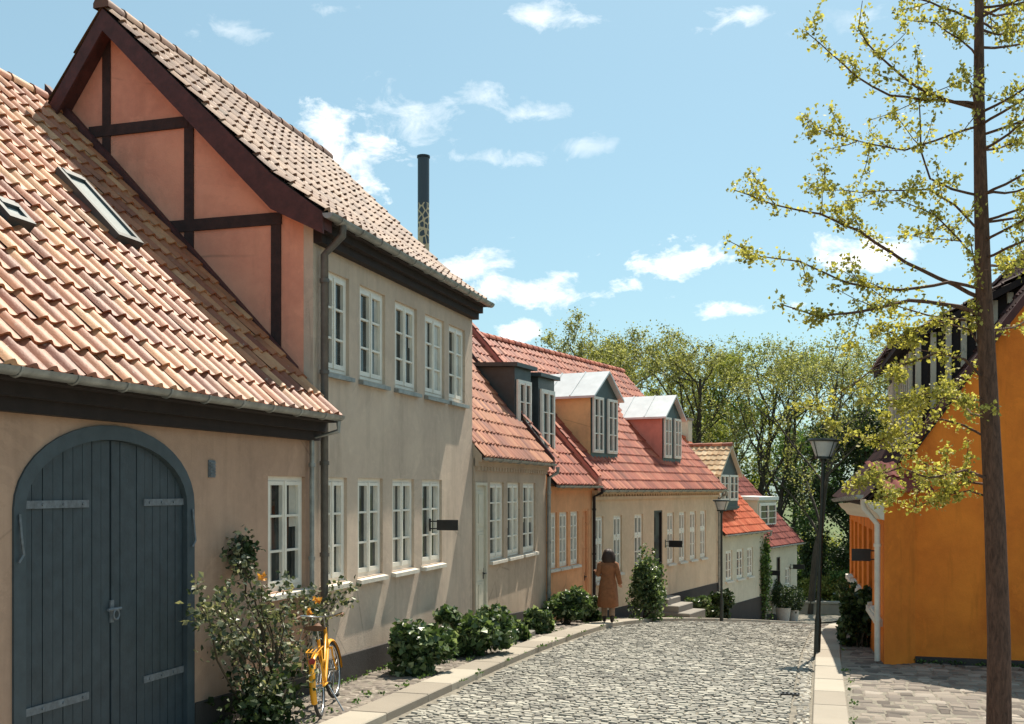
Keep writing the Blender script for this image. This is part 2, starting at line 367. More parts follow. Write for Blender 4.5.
def under(mb, f, s0, s1, prof, th=.05, t=.5):
    """closed board under the tiles following the section"""
    for a, b in zip(prof, prof[1:]):
        mb.hexa([f.pt(s0, a[0], a[1] - th - .012), f.pt(s1, a[0], a[1] - th - .012), f.pt(s1, b[0], b[1] - th - .012), f.pt(s0, b[0], b[1] - th - .012),
                 f.pt(s0, a[0], a[1] - .012), f.pt(s1, a[0], a[1] - .012), f.pt(s1, b[0], b[1] - .012), f.pt(s0, b[0], b[1] - .012)], t)
def ridge(mb, f, s0, s1, o, z, r=.11, n=7, step=.38):
    k = int((s1 - s0) / step); step = (s1 - s0) / k
    for i in range(k):
        a = s0 + i * step - .02; b = a + step + .04; t = rnd.random(); vs = []; fs = []
        for (s, rr) in ((a, r * 1.1), (b, r * .92)):
            for q in range(n + 1):
                w = math.pi * (-.08 + 1.16 * q / n); vs.append(f.pt(s, o + rr * math.cos(w), z - .03 + rr * math.sin(w)))
        for q in range(n): fs.append((q, q + 1, n + 2 + q, n + 1 + q))
        fs.append(tuple(range(n + 1))); fs.append(tuple(range(2 * n + 1, n, -1)))
        mb.add(vs, fs, t)
def gutter(mb, f, s0, s1, o, z0, z1=None, r=.065, n=7):
    z1 = z0 if z1 is None else z1
    vs = []; fs = []
    for (s, z) in ((s0, z0), (s1, z1)):
        for q in range(n + 1):
            w = math.pi * (1 + q / n); vs.append(f.pt(s, o + r * math.cos(w), z + r * math.sin(w)))
        for q in range(n + 1):
            w = math.pi * (2 - q / n); vs.append(f.pt(s, o + (r - .008) * math.cos(w), z + (r - .008) * math.sin(w)))
    m = 2 * n + 2
    for q in range(m): fs.append((q, (q + 1) % m, m + (q + 1) % m, m + q))
    for e in (0, m): fs.append(tuple(range(e, e + n + 1)))
    mb.add(vs, fs)
    s = s0 + .3       # bracket collars
    while s < s1 - .05:
        z = z0 + (z1 - z0) * (s - s0) / (s1 - s0)
        pts = [f.pt(s, o + (r + .006) * math.cos(math.pi * (1 + q / 6)), z + (r + .006) * math.sin(math.pi * (1 + q / 6))) for q in range(7)]
        mb.tube(pts, .011, 4); s += .62
def downpipe(parent, f, s, o, ztop, zbot, og, zg, r=.045, mat='zinc'):
    mb = MB()
    mb.tube([f.pt(s, og, zg), f.pt(s, og, zg - .12), f.pt(s, o, ztop), f.pt(s, o, zbot)], r, 10)
    z = ztop - .3
    while z > zbot + .2:
        mb.tube([f.pt(s, o, z), f.pt(s, o, z - .05)], r + .012, 10); z -= 1.15
    return mb.build('downpipe', M[mat], parent, smooth=50)

def window(parent, f, s0, s1, z0, z1, rows=3, mat='white', glass='glass', sill=True, o=-.045, bands=None, cols=2, sillmat='sill', fr=.055, lf=.05, curtain=False):
    """outer frame, two casements with glazing bars; pane and sill are sub-parts"""
    mb = MB(); B = lambda a, b, c, d, e=0.: mb.box(f, a, b, o - .05, o + e, c, d, .5)
    B(s0, s0 + fr, z0, z1); B(s1 - fr, s1, z0, z1); B(s0 + fr, s1 - fr, z1 - fr, z1); B(s0 + fr, s1 - fr, z0, z0 + fr)
    a0, a1, c0, c1 = s0 + fr, s1 - fr, z0 + fr, z1 - fr; e = .012; wl = (a1 - a0) / cols
    levels = [(c0, c1)] if not bands else [(c0, c0 + (c1 - c0) * bands - .02), (c0 + (c1 - c0) * bands + .02, c1)]
    if bands: B(a0, a1, levels[0][1], levels[1][0], .02)
    rr = rows if hasattr(rows, '__len__') else [rows] * len(levels)
    for (d0, d1), nr in zip(levels, rr):
        for i in range(cols):
            b0, b1 = a0 + i * wl + .003, a0 + (i + 1) * wl - .003
            B(b0, b0 + lf, d0 + .003, d1 - .003, e); B(b1 - lf, b1, d0 + .003, d1 - .003, e)
            B(b0 + lf, b1 - lf, d1 - lf, d1 - .003, e); B(b0 + lf, b1 - lf, d0 + .003, d0 + lf * 1.3, e)
            for k in range(1, nr):
                z = d0 + (d1 - d0) * k / nr; B(b0 + lf, b1 - lf, z - .014, z + .014, .004)
        if cols == 2 : mb.box(f, (a0 + a1) / 2 - .022, (a0 + a1) / 2 + .022, o + e, o + e + .014, d0, d1, .5)
    w = mb.build('window', M[mat], parent)
    g = MB()
    for (d0, d1), nr in zip(levels, rr):
        for i in range(cols):
            for k in range(nr):
                za = d0 + (d1 - d0) * k / nr; zb = d0 + (d1 - d0) * (k + 1) / nr; q = o - .035 + rnd.uniform(-.002, .002); sk = rnd.uniform(-.003, .003)
                a, b = a0 + i * wl + .01, a0 + (i + 1) * wl - .01
                g.face([f.pt(a, q + sk, za), f.pt(b, q - sk, za), f.pt(b, q - sk, zb), f.pt(a, q + sk, zb)], (.3 + .5 * rnd.random()) if k == 0 else .7 * rnd.random())
    g.build('pane', M[glass], w)
    if curtain:
        cm = MB(); q = o - .030
        for sd in (0, 1):
            wd_ = (a1 - a0) * rnd.uniform(.10, .34); drop = 0. if rnd.random() < .7 else (c1 - c0) * rnd.uniform(.3, .6); n_ = 9
            for k in range(n_):
                ua = wd_ * k / n_; ub = wd_ * (k + 1) / n_; dq = (-.002, .002)[k % 2]; xa, xb = (a0 + .012 + ua, a0 + .012 + ub) if sd == 0 else (a1 - .012 - ub, a1 - .012 - ua)
                cm.face([f.pt(xa, q + dq, c0 + .012 + drop), f.pt(xb, q - dq, c0 + .012 + drop), f.pt(xb, q - dq, c1 - .012), f.pt(xa, q + dq, c1 - .012)], rnd.random())
        cm.build('curtain', M['curtain'], w)
    if sill:
        m = MB()
        m.hexa([f.pt(s0 - .04, -.08, z0 - .075), f.pt(s1 + .04, -.08, z0 - .075), f.pt(s1 + .04, .075, z0 - .085), f.pt(s0 - .04, .075, z0 - .085),
                f.pt(s0 - .04, -.08, z0 - .002), f.pt(s1 + .04, -.08, z0 - .002), f.pt(s1 + .04, .075, z0 - .03), f.pt(s0 - .04, .075, z0 - .03)])
        m.build('window_sill', M[sillmat], w)
    return w
def door(parent, f, s0, s1, z0, z1, mat='creamw', o=-.07, handle=True, panels=True, fan=False):
    mb = MB(); mb.box(f, s0, s1, o - .05, o, z0, z1, .5)
    fr = .055
    for (a, b, c, d) in ((s0, s0 + fr, z0, z1), (s1 - fr, s1, z0, z1), (s0 + fr, s1 - fr, z1 - fr, z1)): mb.box(f, a, b, o, o + .05, c, d, .5)
    if panels:
        a, b = s0 + fr + .1, s1 - fr - .1; H = z1 - z0
        for (c, d) in ((.08, .32), (.38, .66), (.70, .94)):
            mb.bevbox
            mb.box(f, a, b, o, o + .018, z0 + H * c, z0 + H * d, .5); mb.box(f, a + .05, b - .05, o + .018, o + .03, z0 + H * c + .05, z0 + H * d - .05, .5)
    dr = mb.build('door', M[mat], parent)
    if handle:
        h = MB(); h.tube([f.pt(s1 - fr - .06, o, z0 + 1.0), f.pt(s1 - fr - .06, o + .06, z0 + 1.0), f.pt(s1 - fr - .16, o + .06, z0 + 1.0)], .012, 6)
        h.box(f, s1 - fr - .08, s1 - fr - .04, o, o + .008, z0 + .9, z0 + 1.1); h.build('handle', M['black'], dr)
    return dr
def plinth(parent, f, s0, s1, h, gaps=(), o=.025, name='plinth', mat='plinth', ztop=None):
    mb = MB(); s = s0
    while s < s1 - 1e-6:
        e = min(s1, s + .8); a = f.pt(s, 0, 0); b = f.pt(e, 0, 0)
        za, zb = gz(*a[:2]), gz(*b[:2])
        if not any(g0 < (s + e) / 2 < g1 for g0, g1 in gaps):
            ta, tb = (za + h, zb + h) if ztop is None else (ztop, ztop)
            mb.hexa([f.pt(s, -.02, za - .5), f.pt(e, -.02, zb - .5), f.pt(e, o, zb - .5), f.pt(s, o, za - .5), f.pt(s, -.02, ta), f.pt(e, -.02, tb), f.pt(e, o, tb - .015), f.pt(s, o, ta - .015)], .5)
        s = e
    return mb.build(name, M[mat], parent)
def sign(f, s, z, w, h, label, side=1):
    """small dark plate hung at right angles to a wall on a bracket"""
    p = f.pt(s, 0, z); r = thing('hanging_sign', p, label, 'sign', 'small dark signs projecting from the house walls')
    b = MB(); b.tube([f.pt(s, -.01, z + h * .35), f.pt(s, .12 + w, z + h * .35)], .012, 6); b.tube([f.pt(s, -.01, z - h * .35), f.pt(s, .14, z - h * .35)], .012, 6)
    b.box(f, s - .02, s + .02, -.01, .012, z - h * .6, z + h * .6); b.build('bracket', M['black'], r)
    q = MB(); q.box(f, s - .012, s + .012, .12, .12 + w, z - h / 2, z + h / 2); q.build('sign_plate', M['black'], r)
    return r
def eave_boards(parent, f, s0, s1, o, z, h=.2, mat='dkpaint', z1=None):
    z1 = z if z1 is None else z1; mb = MB()
    def bx(a, b, t, u): mb.hexa([f.pt(s0, a, z + t), f.pt(s1, a, z1 + t), f.pt(s1, b, z1 + t), f.pt(s0, b, z + t), f.pt(s0, a, z + u), f.pt(s1, a, z1 + u), f.pt(s1, b, z1 + u), f.pt(s0, b, z + u)], .5)
    bx(0.003, o, -.10, -.06); bx(.003, .12, -.10 - h, -.10); bx(.12, .2, -.10 - h * .5, -.10)
    return mb.build('eave_board', M[mat], parent)
def verge(parent, f, s0, s1, prof, up, mat, tilemat=None, name='verge', down=.12):
    """raised band along the end of a roof"""
    mb = MB()
    for a, b in zip(prof, prof[1:]):
        mb.hexa([f.pt(s0, a[0], a[1] - down), f.pt(s1, a[0], a[1] - down), f.pt(s1, b[0], b[1] - down), f.pt(s0, b[0], b[1] - down),
                 f.pt(s0, a[0], a[1] + up), f.pt(s1, a[0], a[1] + up), f.pt(s1, b[0], b[1] + up), f.pt(s0, b[0], b[1] + up)], .5)
    return mb.build(name, M[mat], parent)

# ================================================================ GROUND, STREET
def strip(name, mat, xf0, xf1, ys, dz, nx=1, th=0., kind='structure', label=None):
    mb = MB()
    for a, b in zip(ys, ys[1:]):
        for i in range(nx):
            xa0 = xf0(a) + (xf1(a) - xf0(a)) * i / nx; xa1 = xf0(a) + (xf1(a) - xf0(a)) * (i + 1) / nx
            xb0 = xf0(b) + (xf1(b) - xf0(b)) * i / nx; xb1 = xf0(b) + (xf1(b) - xf0(b)) * (i + 1) / nx
            mb.face([(xa0, a, gz(0, a) + dz), (xa1, a, gz(0, a) + dz), (xb1, b, gz(0, b) + dz), (xb0, b, gz(0, b) + dz)], .5)
    o = mb.build(name, M[mat]); return tag(o, kind=kind)
ysr = [-8 + .8 * i for i in range(76)]
def ground():
    mb = MB(); xs = [-900, -300, -120, -60, -30, -15, -8, -4, 0, 4, 8, 15, 30, 60, 120, 300, 900]
    ys = [-60, -30, -15] + [-8 + 1.2 * i for i in range(60)] + [70, 80, 95, 120, 160, 250, 500, 900]
    idx = {}
    for j, y in enumerate(ys):
        for i, x in enumerate(xs):
            idx[i, j] = len(mb.v)
            mb.v.append((x, y, gz(x, y) - .11))
    for j in range(len(ys) - 1):
        for i in range(len(xs) - 1):
            mb.f.append((idx[i, j], idx[i + 1, j], idx[i + 1, j + 1], idx[i, j + 1])); mb.t.append(.5); mb.mi.append(0)
    tag(mb.build('ground', M['grass']), kind='structure')
ground()
def setts(name, mat, xl, xr, y0, y1, dy, dx, base, h, rng, jit=.25, dome=.25, skew=0.):
    """every stone is a small bevelled block standing a little above its bed"""
    V = []; Fc = []; T = []; y = y0
    while y < y1:
        d = dy * rng.uniform(.82, 1.2); x = xl(y) + rng.uniform(0, dx); X1 = xr(y)
        while x < X1 - dx * .3:
            w = dx * rng.uniform(.65, 1.45); e = min(x + w, X1); g = .009
            cx = (x + e) / 2; n = len(V); hz = base + h * rng.uniform(.3, 1.0); tx = rng.uniform(-.012, .012); ty = rng.uniform(-.010, .010)
            b = min(e - x, d) * dome * rng.uniform(.5, 1)
            wob = [rng.uniform(-.010, .010) for _ in range(8)]
            yo = rng.uniform(-.018, .018) + skew * (x - xl(y)) + .020 * math.sin(x * 1.3 + y * .5)
            r0 = [(x + g + wob[0], y + g + wob[1]), (e - g + wob[2], y + g + wob[3]), (e - g + wob[4], y + d - g + wob[5]), (x + g + wob[6], y + d - g + wob[7])]
            for (px, py) in r0: V.append((px, py + yo, gz(px, py) + base - .05))
            for (px, py) in r0: V.append((px, py + yo, gz(px, py) + hz - .014))
            for (px, py) in r0:
                qx = px + (cx - px) * (2 * b / (e - x)); qy = py + (y + d / 2 - py) * (2 * b / d)
                V.append((qx, qy + yo, gz(qx, qy) + hz + (qx - cx) * tx * 6 + (qy - y - d / 2) * ty * 6))
            t = rng.random()
            for r in (0, 4):
                for k in range(4): k2 = (k + 1) % 4; Fc.append((n + r + k, n + r + k2, n + r + 4 + k2, n + r + 4 + k)); T.append(t)
            Fc.append((n + 8, n + 9, n + 10, n + 11)); T.append(t)
            x = e
        y += d
    mb = MB(); mb.add(V, Fc, T)
    return tag(mb.build(name, M[mat], smooth=28), kind='structure')
rg = random.Random(3)
strip('road_bed', 'joint', lambda y: KL(y) - .5, lambda y: KR(y) + .42, ysr, -.075)
setts('road', 'sett', lambda y: KL(y) + .05, lambda y: KR(y) - .24, 4.5, 46, .086, .118, -.072, .021, rg, dome=.14, skew=.012)
setts('road_edge', 'sett', lambda y: KR(y) - .26, lambda y: KR(y) - .02, 5, 44, .13, .085, -.075, .022, rg)
# left footway: cobbles by the houses and a granite slab strip at the kerb
strip('footway_bed', 'joint', lambda y: KL(y) - 3.2, lambda y: KL(y) - .44, ysr, -.01)
setts('footway', 'cob', lambda y: KL(y) - (1.7 if y < 30 else 2.0), lambda y: KL(y) - .47, 6, 44, .13, .15, -.012, .022, rg, dome=.3)
def slabs(name, x0, x1, ya, yb, ln, z):
    mb = MB(); y = ya
    while y < yb:
        l = ln * rg.uniform(.8, 1.3); g = .006; t = rg.random(); dzz = rg.uniform(-.004, .004); b = .012
        def P(x, yy, zz): return (x, yy, gz(x, yy) + zz)
        r = [(x0(y) + g, y + g), (x1(y) - g, y + g), (x1(y + l) - g, y + l - g), (x0(y + l) + g, y + l - g)]
        r2 = [(x0(y) + g + b, y + g + b), (x1(y) - g - b, y + g + b), (x1(y + l) - g - b, y + l - g - b), (x0(y + l) + g + b, y + l - g - b)]
        vs = [P(*p, -.16) for p in r] + [P(*p, z + dzz - b) for p in r] + [P(*p, z + dzz) for p in r2]; fs = []
        for q in (0, 4):
            for k in range(4): fs.append((q + k, q + (k + 1) % 4, q + 4 + (k + 1) % 4, q + 4 + k))
        fs.append((8, 9, 10, 11)); mb.add(vs, fs, t); y += l
    return tag(mb.build(name, M['slab']), kind='structure')
slabs('kerb_slabs', lambda y: KL(y) - .46, lambda y: KL(y), 4, 44, 1.05, .025)
slabs('kerb_slabs', lambda y: KR(y), lambda y: KR(y) + .40, 4, 44, 1.25, .012)
strip('square_bed', 'joint', lambda y: KR(y) + .38, lambda y: 14., [y for y in ysr if y < 31], -.02)
setts('square', 'cob', lambda y: KR(y) + .41, lambda y: (9. if y < 17.9 else KR(y) + 1.6), 6, 34, .21, .21, -.025, .024, rg, dome=.2)
# ================================================================ HOUSE 1: low house with the arched blue gate
X0 = -6.1
f1 = F((X0, 2.5), (X0, 12.0))
h1 = thing('house', (X0, 2.5, gz(X0, 6)), 'low tan plastered house with an arched blue double gate and a peach tiled roof', 'house', 'old houses in the row along the left side of the street')
g0, g1 = f1.S(12), f1.S(193); gzb = -2.42; ztop = .57; zsp = -.16
def arch(a, b, zs, zt, n=20): m = (a + b) / 2; w = (b - a) / 2; return [(m - w * math.cos(math.pi * k / n), zs + (zt - zs) * math.sin(math.pi * k / n)) for k in range(n + 1)]
ap = arch(g0, g1, zsp, ztop)
w1 = (f1.S(268), f1.S(305), -1.2, .15)
mb = MB(); wall_front(mb, f1, 0, f1.L - .012, -3.4, 1.0, [(g0, g1, -3.4, ztop, ap), w1], .13)
prof1 = [(0, 1.15), (-3.9, 5.1), (-7.8, 1.1)]
shell(mb, f1, 0, f1.L - .012, 7.8, -3.4, 1.0, prof1)
mb.build('wall', M['tan'], h1)
def h1_gate():
    mb = MB(); inn = arch(g0 + .13, g1 - .13, zsp, ztop - .13)
    out = [(g0, -2.9)] + ap + [(g1, -2.9)]; inn = [(g0 + .13, -2.9)] + inn + [(g1 - .13, -2.9)]
    for a, b, c, d in zip(out, out[1:], inn[1:], inn):
        mb.hexa([f1.pt(a[0], -.12, a[1]), f1.pt(b[0], -.12, b[1]), f1.pt(c[0], -.12, c[1]), f1.pt(d[0], -.12, d[1]),
                 f1.pt(a[0], .02, a[1]), f1.pt(b[0], .02, b[1]), f1.pt(c[0], .02, c[1]), f1.pt(d[0], .02, d[1])], .5)
    mb.build('gate_frame', M['doorframe'], h1)
    mid = (g0 + g1) / 2; A, Bq = g0 + .135, g1 - .135; W = (Bq - A) / 2
    def top(s): q = max(0., 1 - ((s - mid) / W) ** 2); return zsp + (ztop - .135 - zsp) * math.sqrt(q)
    for side in (-1, 1):
        mb = MB(); n = 9; a0, a1 = (A, mid - .008) if side < 0 else (mid + .008, Bq)
        for i in range(n):
            s0 = a0 + (a1 - a0) * i / n + .004; s1 = a0 + (a1 - a0) * (i + 1) / n - .004; dd = rnd.uniform(-.003, .003)
            for (u, v) in ((s0, (s0 + s1) / 2), ((s0 + s1) / 2, s1)):
                mb.hexa([f1.pt(u, -.08, -2.36), f1.pt(v, -.08, -2.36), f1.pt(v, -.035 + dd, -2.36), f1.pt(u, -.035 + dd, -2.36),
                         f1.pt(u, -.08, top(u)), f1.pt(v, -.08, top(v)), f1.pt(v, -.035 + dd, top(v)), f1.pt(u, -.035 + dd, top(u))], .5)
        mb.box(f1, a0, a1, -.1, -.081, -2.36, zsp, .5)
        leaf = mb.build('gate_leaf', M['door'], h1)
        for (z, tl) in ((-.16, .0), (-1.83, .0)):
            m2 = MB()
            if side < 0: e0, e1 = a0 - .1, a0 + .80
            else: e0, e1 = a1 - .64, a1 + .1
            m2.hexa([f1.pt(e0, -.032, z), f1.pt(e1, -.032, z + tl), f1.pt(e1, -.018, z + tl), f1.pt(e0, -.018, z), f1.pt(e0, -.032, z + .065), f1.pt(e1, -.032, z + tl + .065), f1.pt(e1, -.018, z + tl + .065), f1.pt(e0, -.018, z + .065)], .5)
            for k in range(4):
                s = e0 + .08 + (e1 - e0 - .16) * k / 3; m2.tube([f1.pt(s, -.02, z + .032), f1.pt(s, -.008, z + .032)], .013, 6)
            m2.tube([f1.pt(e0 if side < 0 else e1, -.01, z - .03), f1.pt(e0 if side < 0 else e1, -.01, z + .09)], .02, 6)
            m2.build('strap_hinge', M['iron'], leaf)
    m3 = MB(); m3.box(f1, mid - .02, mid + .03, -.034, -.02, -1.2, -1.0); m3.tube([f1.pt(mid - .08, .0, -1.08), f1.pt(mid + .1, .0, -1.08)], .014, 6)
    m3.tube([f1.pt(mid + .03 + .04 * math.cos(w), .005, -1.13 + .045 * math.sin(w)) for w in [k * math.pi / 5 for k in range(11)]], .009, 5); m3.build('gate_latch', M['iron'], h1)
    # hooks hanging beside the gate
    for s in (g0 + .05, g1 - .05):
        m4 = MB(); m4.tube([f1.pt(s, .03, -.2), f1.pt(s, .05, -.4), f1.pt(s + .02, .05, -.52), f1.pt(s - .02, .04, -.58)], .012, 5); m4.build('gate_hook', M['iron'], h1)
h1_gate()
window(h1, f1, *w1, curtain=True)
m = MB(); sv = f1.S(211); m.box(f1, sv - .06, sv + .06, -.02, .015, .12, .30)
for k in range(5): m.box(f1, sv - .05, sv + .05, .015, .028, .14 + k * .031, .155 + k * .031)
m.build('wall_vent', M['iron'], h1)
plinth(h1, f1, g1 + .01, f1.L - .012, .30)
# roof
ev1 = (.36, .905); rg1 = (-3.9, 5.22)
mb = MB(); tiles(mb, f1, 0, f1.L - .02, ev1, rg1, .225, .335, .052, .035, 10)
tiles(mb, f1, 0, f1.L - .02, (-8.15, .9), rg1, .5, .74, .05, .03, 4); roof1 = mb.build('roof', M['t1'], h1, smooth=38)
mb = MB(); under(mb, f1, 0, f1.L - .02, [(.33, .90), rg1, (-8.1, .9)]); mb.build('roof_boards', M['dkpaint'], roof1)
mb = MB(); ridge(mb, f1, 0, f1.L - .02, rg1[0], rg1[1] + .03); mb.build('ridge_tiles', M['t1'], roof1, smooth=50)
mb = MB(); gutter(mb, f1, -.1, f1.L - .12, .43, .895); mb.build('gutter', M['zinc'], h1, smooth=45)
eave_boards(h1, f1, 0, f1.L - .02, .36, .92, .22)
sl = (rg1[1] - ev1[1]) / (ev1[0] - rg1[0])
def on_roof1(u, v):   # point of the roof plane seen in direction (u, v)
    r = (u - CU) / FPX; dx, dy, dz = -ST + r * CT, CT + r * ST, (HV - v) / FPX
    # z = ev1z + sl*(ev1o - o), o = x - X0
    t = (ev1[1] + sl * (ev1[0] + X0) ) / (dz + sl * dx); return dx * t - X0, dy * t - 2.5, dz * t
def skylight(a, b, w, h):
    (o, s, z) = a; Ln = math.hypot(1, sl); uo, uz = -1 / Ln, sl / Ln; no, nz = sl / Ln, 1 / Ln
    def P(ss, r, q): return f1.pt(s + ss, o + uo * r + no * q, z + uz * r + nz * q)
    m = MB()
    def bx(s0, s1, r0, r1, q0, q1): m.hexa([P(s0, r0, q0), P(s1, r0, q0), P(s1, r1, q0), P(s0, r1, q0), P(s0, r0, q1), P(s1, r0, q1), P(s1, r1, q1), P(s0, r1, q1)], .5)
    bx(0, .06, 0, h, 0, .13); bx(w - .06, w, 0, h, 0, .13); bx(.06, w - .06, 0, .07, 0, .13); bx(.06, w - .06, h - .09, h, 0, .14)
    sk = m.build('skylight', M['slate'], roof1)
    m = MB(); m.face([P(.05, .06, .10), P(w - .05, .06, .10), P(w - .05, h - .08, .10), P(.05, h - .08, .10)], .9); m.build('pane', M['lampglass'], sk)
p = on_roof1(112, 243); skylight(p, None, .45, 1.15)
p = on_roof1(2, 226); skylight(p, None, .34, .30)

# ================================================================ HOUSE 2: two storeys, half-timbered gable
y1, y2 = 12.0, 18.28
f2 = F((X0, y1), (X0, y2)); fg = F((-11.2, y1), (X0, y1))
h2 = thing('house', (X0, y1, gz(X0, y1)), 'tall two storey grey beige house with a half timbered terracotta gable', 'house', 'old houses in the row along the left side of the street')
low = [(f2.S(321), f2.S(347)), (f2.S(357.8), f2.S(382.8)), (f2.S(392.4), f2.S(414.2)), (f2.S(422), f2.S(442))]
upw = [(f2.S(322.5), f2.S(349)), (f2.S(359.7), f2.S(385.2)), (f2.S(395), f2.S(417)), (f2.S(425), f2.S(444.4)), (f2.S(448.8), f2.S(465))]
holes = [(a, b, -1.22, .15) for a, b in low] + [(a, b, 1.52, 2.82) for a, b in upw]
mb = MB(); wall_front(mb, f2, 0, f2.L, -3.3, 3.4, holes)
apx, apz = -9.0, 6.15
mb.face([(X0, y2, -3.3), (X0, y2, 3.5), (apx, y2, apz - .1), (-11.2, y2, 3.2), (-11.2, y2, -3.3)], .5)
mb.face([(-11.2, y1, -3.3), (-11.2, y2, -3.3), (-11.2, y2, 3.2), (-11.2, y1, 3.2)], .5)
wall2 = mb.build('wall', M['greige'], h2)
mb = MB(); mb.face([(X0 - .13, y1, 0), (X0 - .13, y1, 3.6), (apx, y1, apz - .1), (-11.2, y1, 3.2), (-11.2, y1, 0)], .5); mb.build('gable_infill', M['gable_or'], h2)
mb = MB(); mb.face([(X0, y1, -3.3), (X0, y1, 3.5), (X0 - .13, y1 - .001, 3.6), (X0 - .13, y1 - .001, -3.3)], .5); mb.build('gable_corner', M['greige'], h2)
for a, b in low: window(h2, f2, a, b, -1.22, .15, curtain=True)
for a, b in upw: window(h2, f2, a, b, 1.52, 2.82, sillmat='zinc', curtain=rnd.random() < .6)
plinth(h2, f2, 0, f2.L, .36)
# timbers of the gable, measured on the gable plane
def gp(u, v, o=0.): s, t = fg.hit(u, o); return (s, (HV - v) / FPX * t)
def timber(pa, pb, w, o1=.022, name='timber', mat='timber', o0=-.02):
    (a, za), (b, zb) = pa, pb; l = math.hypot(b - a, zb - za); ns, nz = -(zb - za) / l * w / 2, (b - a) / l * w / 2
    mb = MB(); mb.hexa([fg.pt(a - ns, o0, za - nz), fg.pt(b - ns, o0, zb - nz), fg.pt(b + ns, o0, zb + nz), fg.pt(a + ns, o0, za + nz),
                        fg.pt(a - ns, o1, za - nz), fg.pt(b - ns, o1, zb - nz), fg.pt(b + ns, o1, zb + nz), fg.pt(a + ns, o1, za + nz)], .5)
    return mb.build(name, M[mat], h2)
def V_(u, v0, v1, w, o1): s = gp(u, v0)[0]; timber((s, gp(u, v0)[1]), (s, gp(u, v1)[1]), w, o1)
V_(107, 38, 158, .12, .022); V_(189.5, 120, 262, .135, .022); V_(276.5, 215, 352, .135, .022)
a = gp(90, 130.5); b = gp(189, 130.5); zz = (gp(140, 127.5)[1]); timber((a[0], zz), (b[0], zz), .145, .028)
zz = gp(225, 223)[1]; timber((gp(150, 0)[0], zz), (gp(282, 0)[0], zz), .15, .028)
# roof section of house 2
sec2 = [(.26, 3.40), (-.45, 3.93), (-2.9, 6.29)]; bk2 = [(-5.3, 2.9), (-2.9, 6.29)]
r0, r1 = -.27, f2.L + .04
mb = MB(); tiles(mb, f2, r0, r1, sec2[0], sec2[1], .235, .33, .05, .032, 8); tiles(mb, f2, r0, r1, sec2[1], sec2[2], .235, .33, .05, .032, 8)
tiles(mb, f2, r0, r1, bk2[0], bk2[1], .47, .66, .045, .03, 4); roof2 = mb.build('roof', M['t2'], h2, smooth=38)
mb = MB(); under(mb, f2, r0 + .02, r1 - .02, sec2 + [bk2[0]]); mb.build('roof_boards', M['dkpaint'], roof2)
mb = MB(); ridge(mb, f2, r0, r1, -2.9, 6.33, .11); mb.build('ridge_tiles', M['t2'], roof2, smooth=50)
mb = MB(); gutter(mb, f2, r0 - .02, r1 + .03, .34, 3.36, r=.07); mb.build('gutter', M['zinc'], h2, smooth=45)
eave_boards(h2, f2, 0.0, f2.L + .03, .28, 3.40, .22)
def bargeb(pts, wid, name='bargeboard'):
    mb = MB()
    for (a, b, wa, wb) in zip(pts, pts[1:], wid, wid[1:]):
        p = [(X0 + a[0], a[1] - wa), (X0 + b[0], b[1] - wb), (X0 + b[0], b[1] - .02), (X0 + a[0], a[1] - .02)]
        mb.hexa([(x, y1 - .26, z) for x, z in p] + [(x, y1 - .22, z) for x, z in p], .5)
        q = [(X0 + a[0], a[1] - wa * .8), (X0 + b[0], b[1] - wb * .8), (X0 + b[0], b[1] - .05), (X0 + a[0], a[1] - .05)]
        mb.hexa([(x, y1 - .218, z) for x, z in q] + [(x, y1 - .003, z) for x, z in q], .5)
    return mb.build(name, M['barge'], h2)
bargeb([sec2[0], sec2[1], sec2[2]], [.28, .46, .31]); bargeb([sec2[2], bk2[0]], [.31, .31])
# verge flashing where the low roof meets the gable
mb = MB(); ln = [(ev1[0] - .1, ev1[1] + .12), (rg1[0] + .0, rg1[1] + .06)]
q = [(X0 + ln[0][0] - .45, ln[0][1] + .35), (X0 + ln[1][0], ln[1][1])]
mb.hexa([(q[0][0], 11.86, q[0][1]), (q[1][0], 11.86, q[1][1]), (q[1][0], 11.975, q[1][1]), (q[0][0], 11.975, q[0][1]),
         (q[0][0], 11.86, q[0][1] + .16), (q[1][0], 11.86, q[1][1] + .16), (q[1][0], 11.975, q[1][1] + .16), (q[0][0], 11.975, q[0][1] + .16)], .5)
mb.build('roof_flashing', M['barge'], roof1)
downpipe(h2, f2, f2.S(318) , .09, 2.95, -2.35, .34, 3.30, .05, 'pipe')
dp = downpipe(h1, f1, f1.L - .17, .07, .62, -2.35, .43, .83, .03)
sign(f2, f2.S(437, .12), (489 - 524) / FPX * f2.hit(440)[1], .36, .17, 'small dark sign hanging beside the last ground floor window of the tall grey house')

# ================================================================ HOUSE 3
f3 = F((X0 + .04, y2 + .02), (X0 + .04, 23.5))
h3 = thing('house', (X0, y2, gz(X0, 20)), 'low grey beige house with a cream panelled door and three close windows', 'house', 'old houses in the row along the left side of the street')
d3 = (.04, f3.S(486.5)); ws3 = [(f3.S(490), f3.S(504)), (f3.S(507.5), f3.S(520)), (f3.S(523), f3.S(535.5))]
g3 = gz(X0, 19.3)
mb = MB(); wall_front(mb, f3, 0, f3.L, -3.7, .62, [(d3[0], d3[1], g3 + .22, .12)] + [(a, b, -1.36, .13) for a, b in ws3])
prof3 = [(.0, .8), (-3.1, 4.3), (-6.2, .5)]
shell(mb, f3, 0, f3.L, 6.2, -3.7, .6, prof3); mb.build('wall', M['greige_b'], h3)
door(h3, f3, d3[0], d3[1], g3 + .22, .12, o=-.03)
for a, b in ws3: window(h3, f3, a, b, -1.36, .13, rows=4, curtain=True)
plinth(h3, f3, d3[1], f3.L, .36)
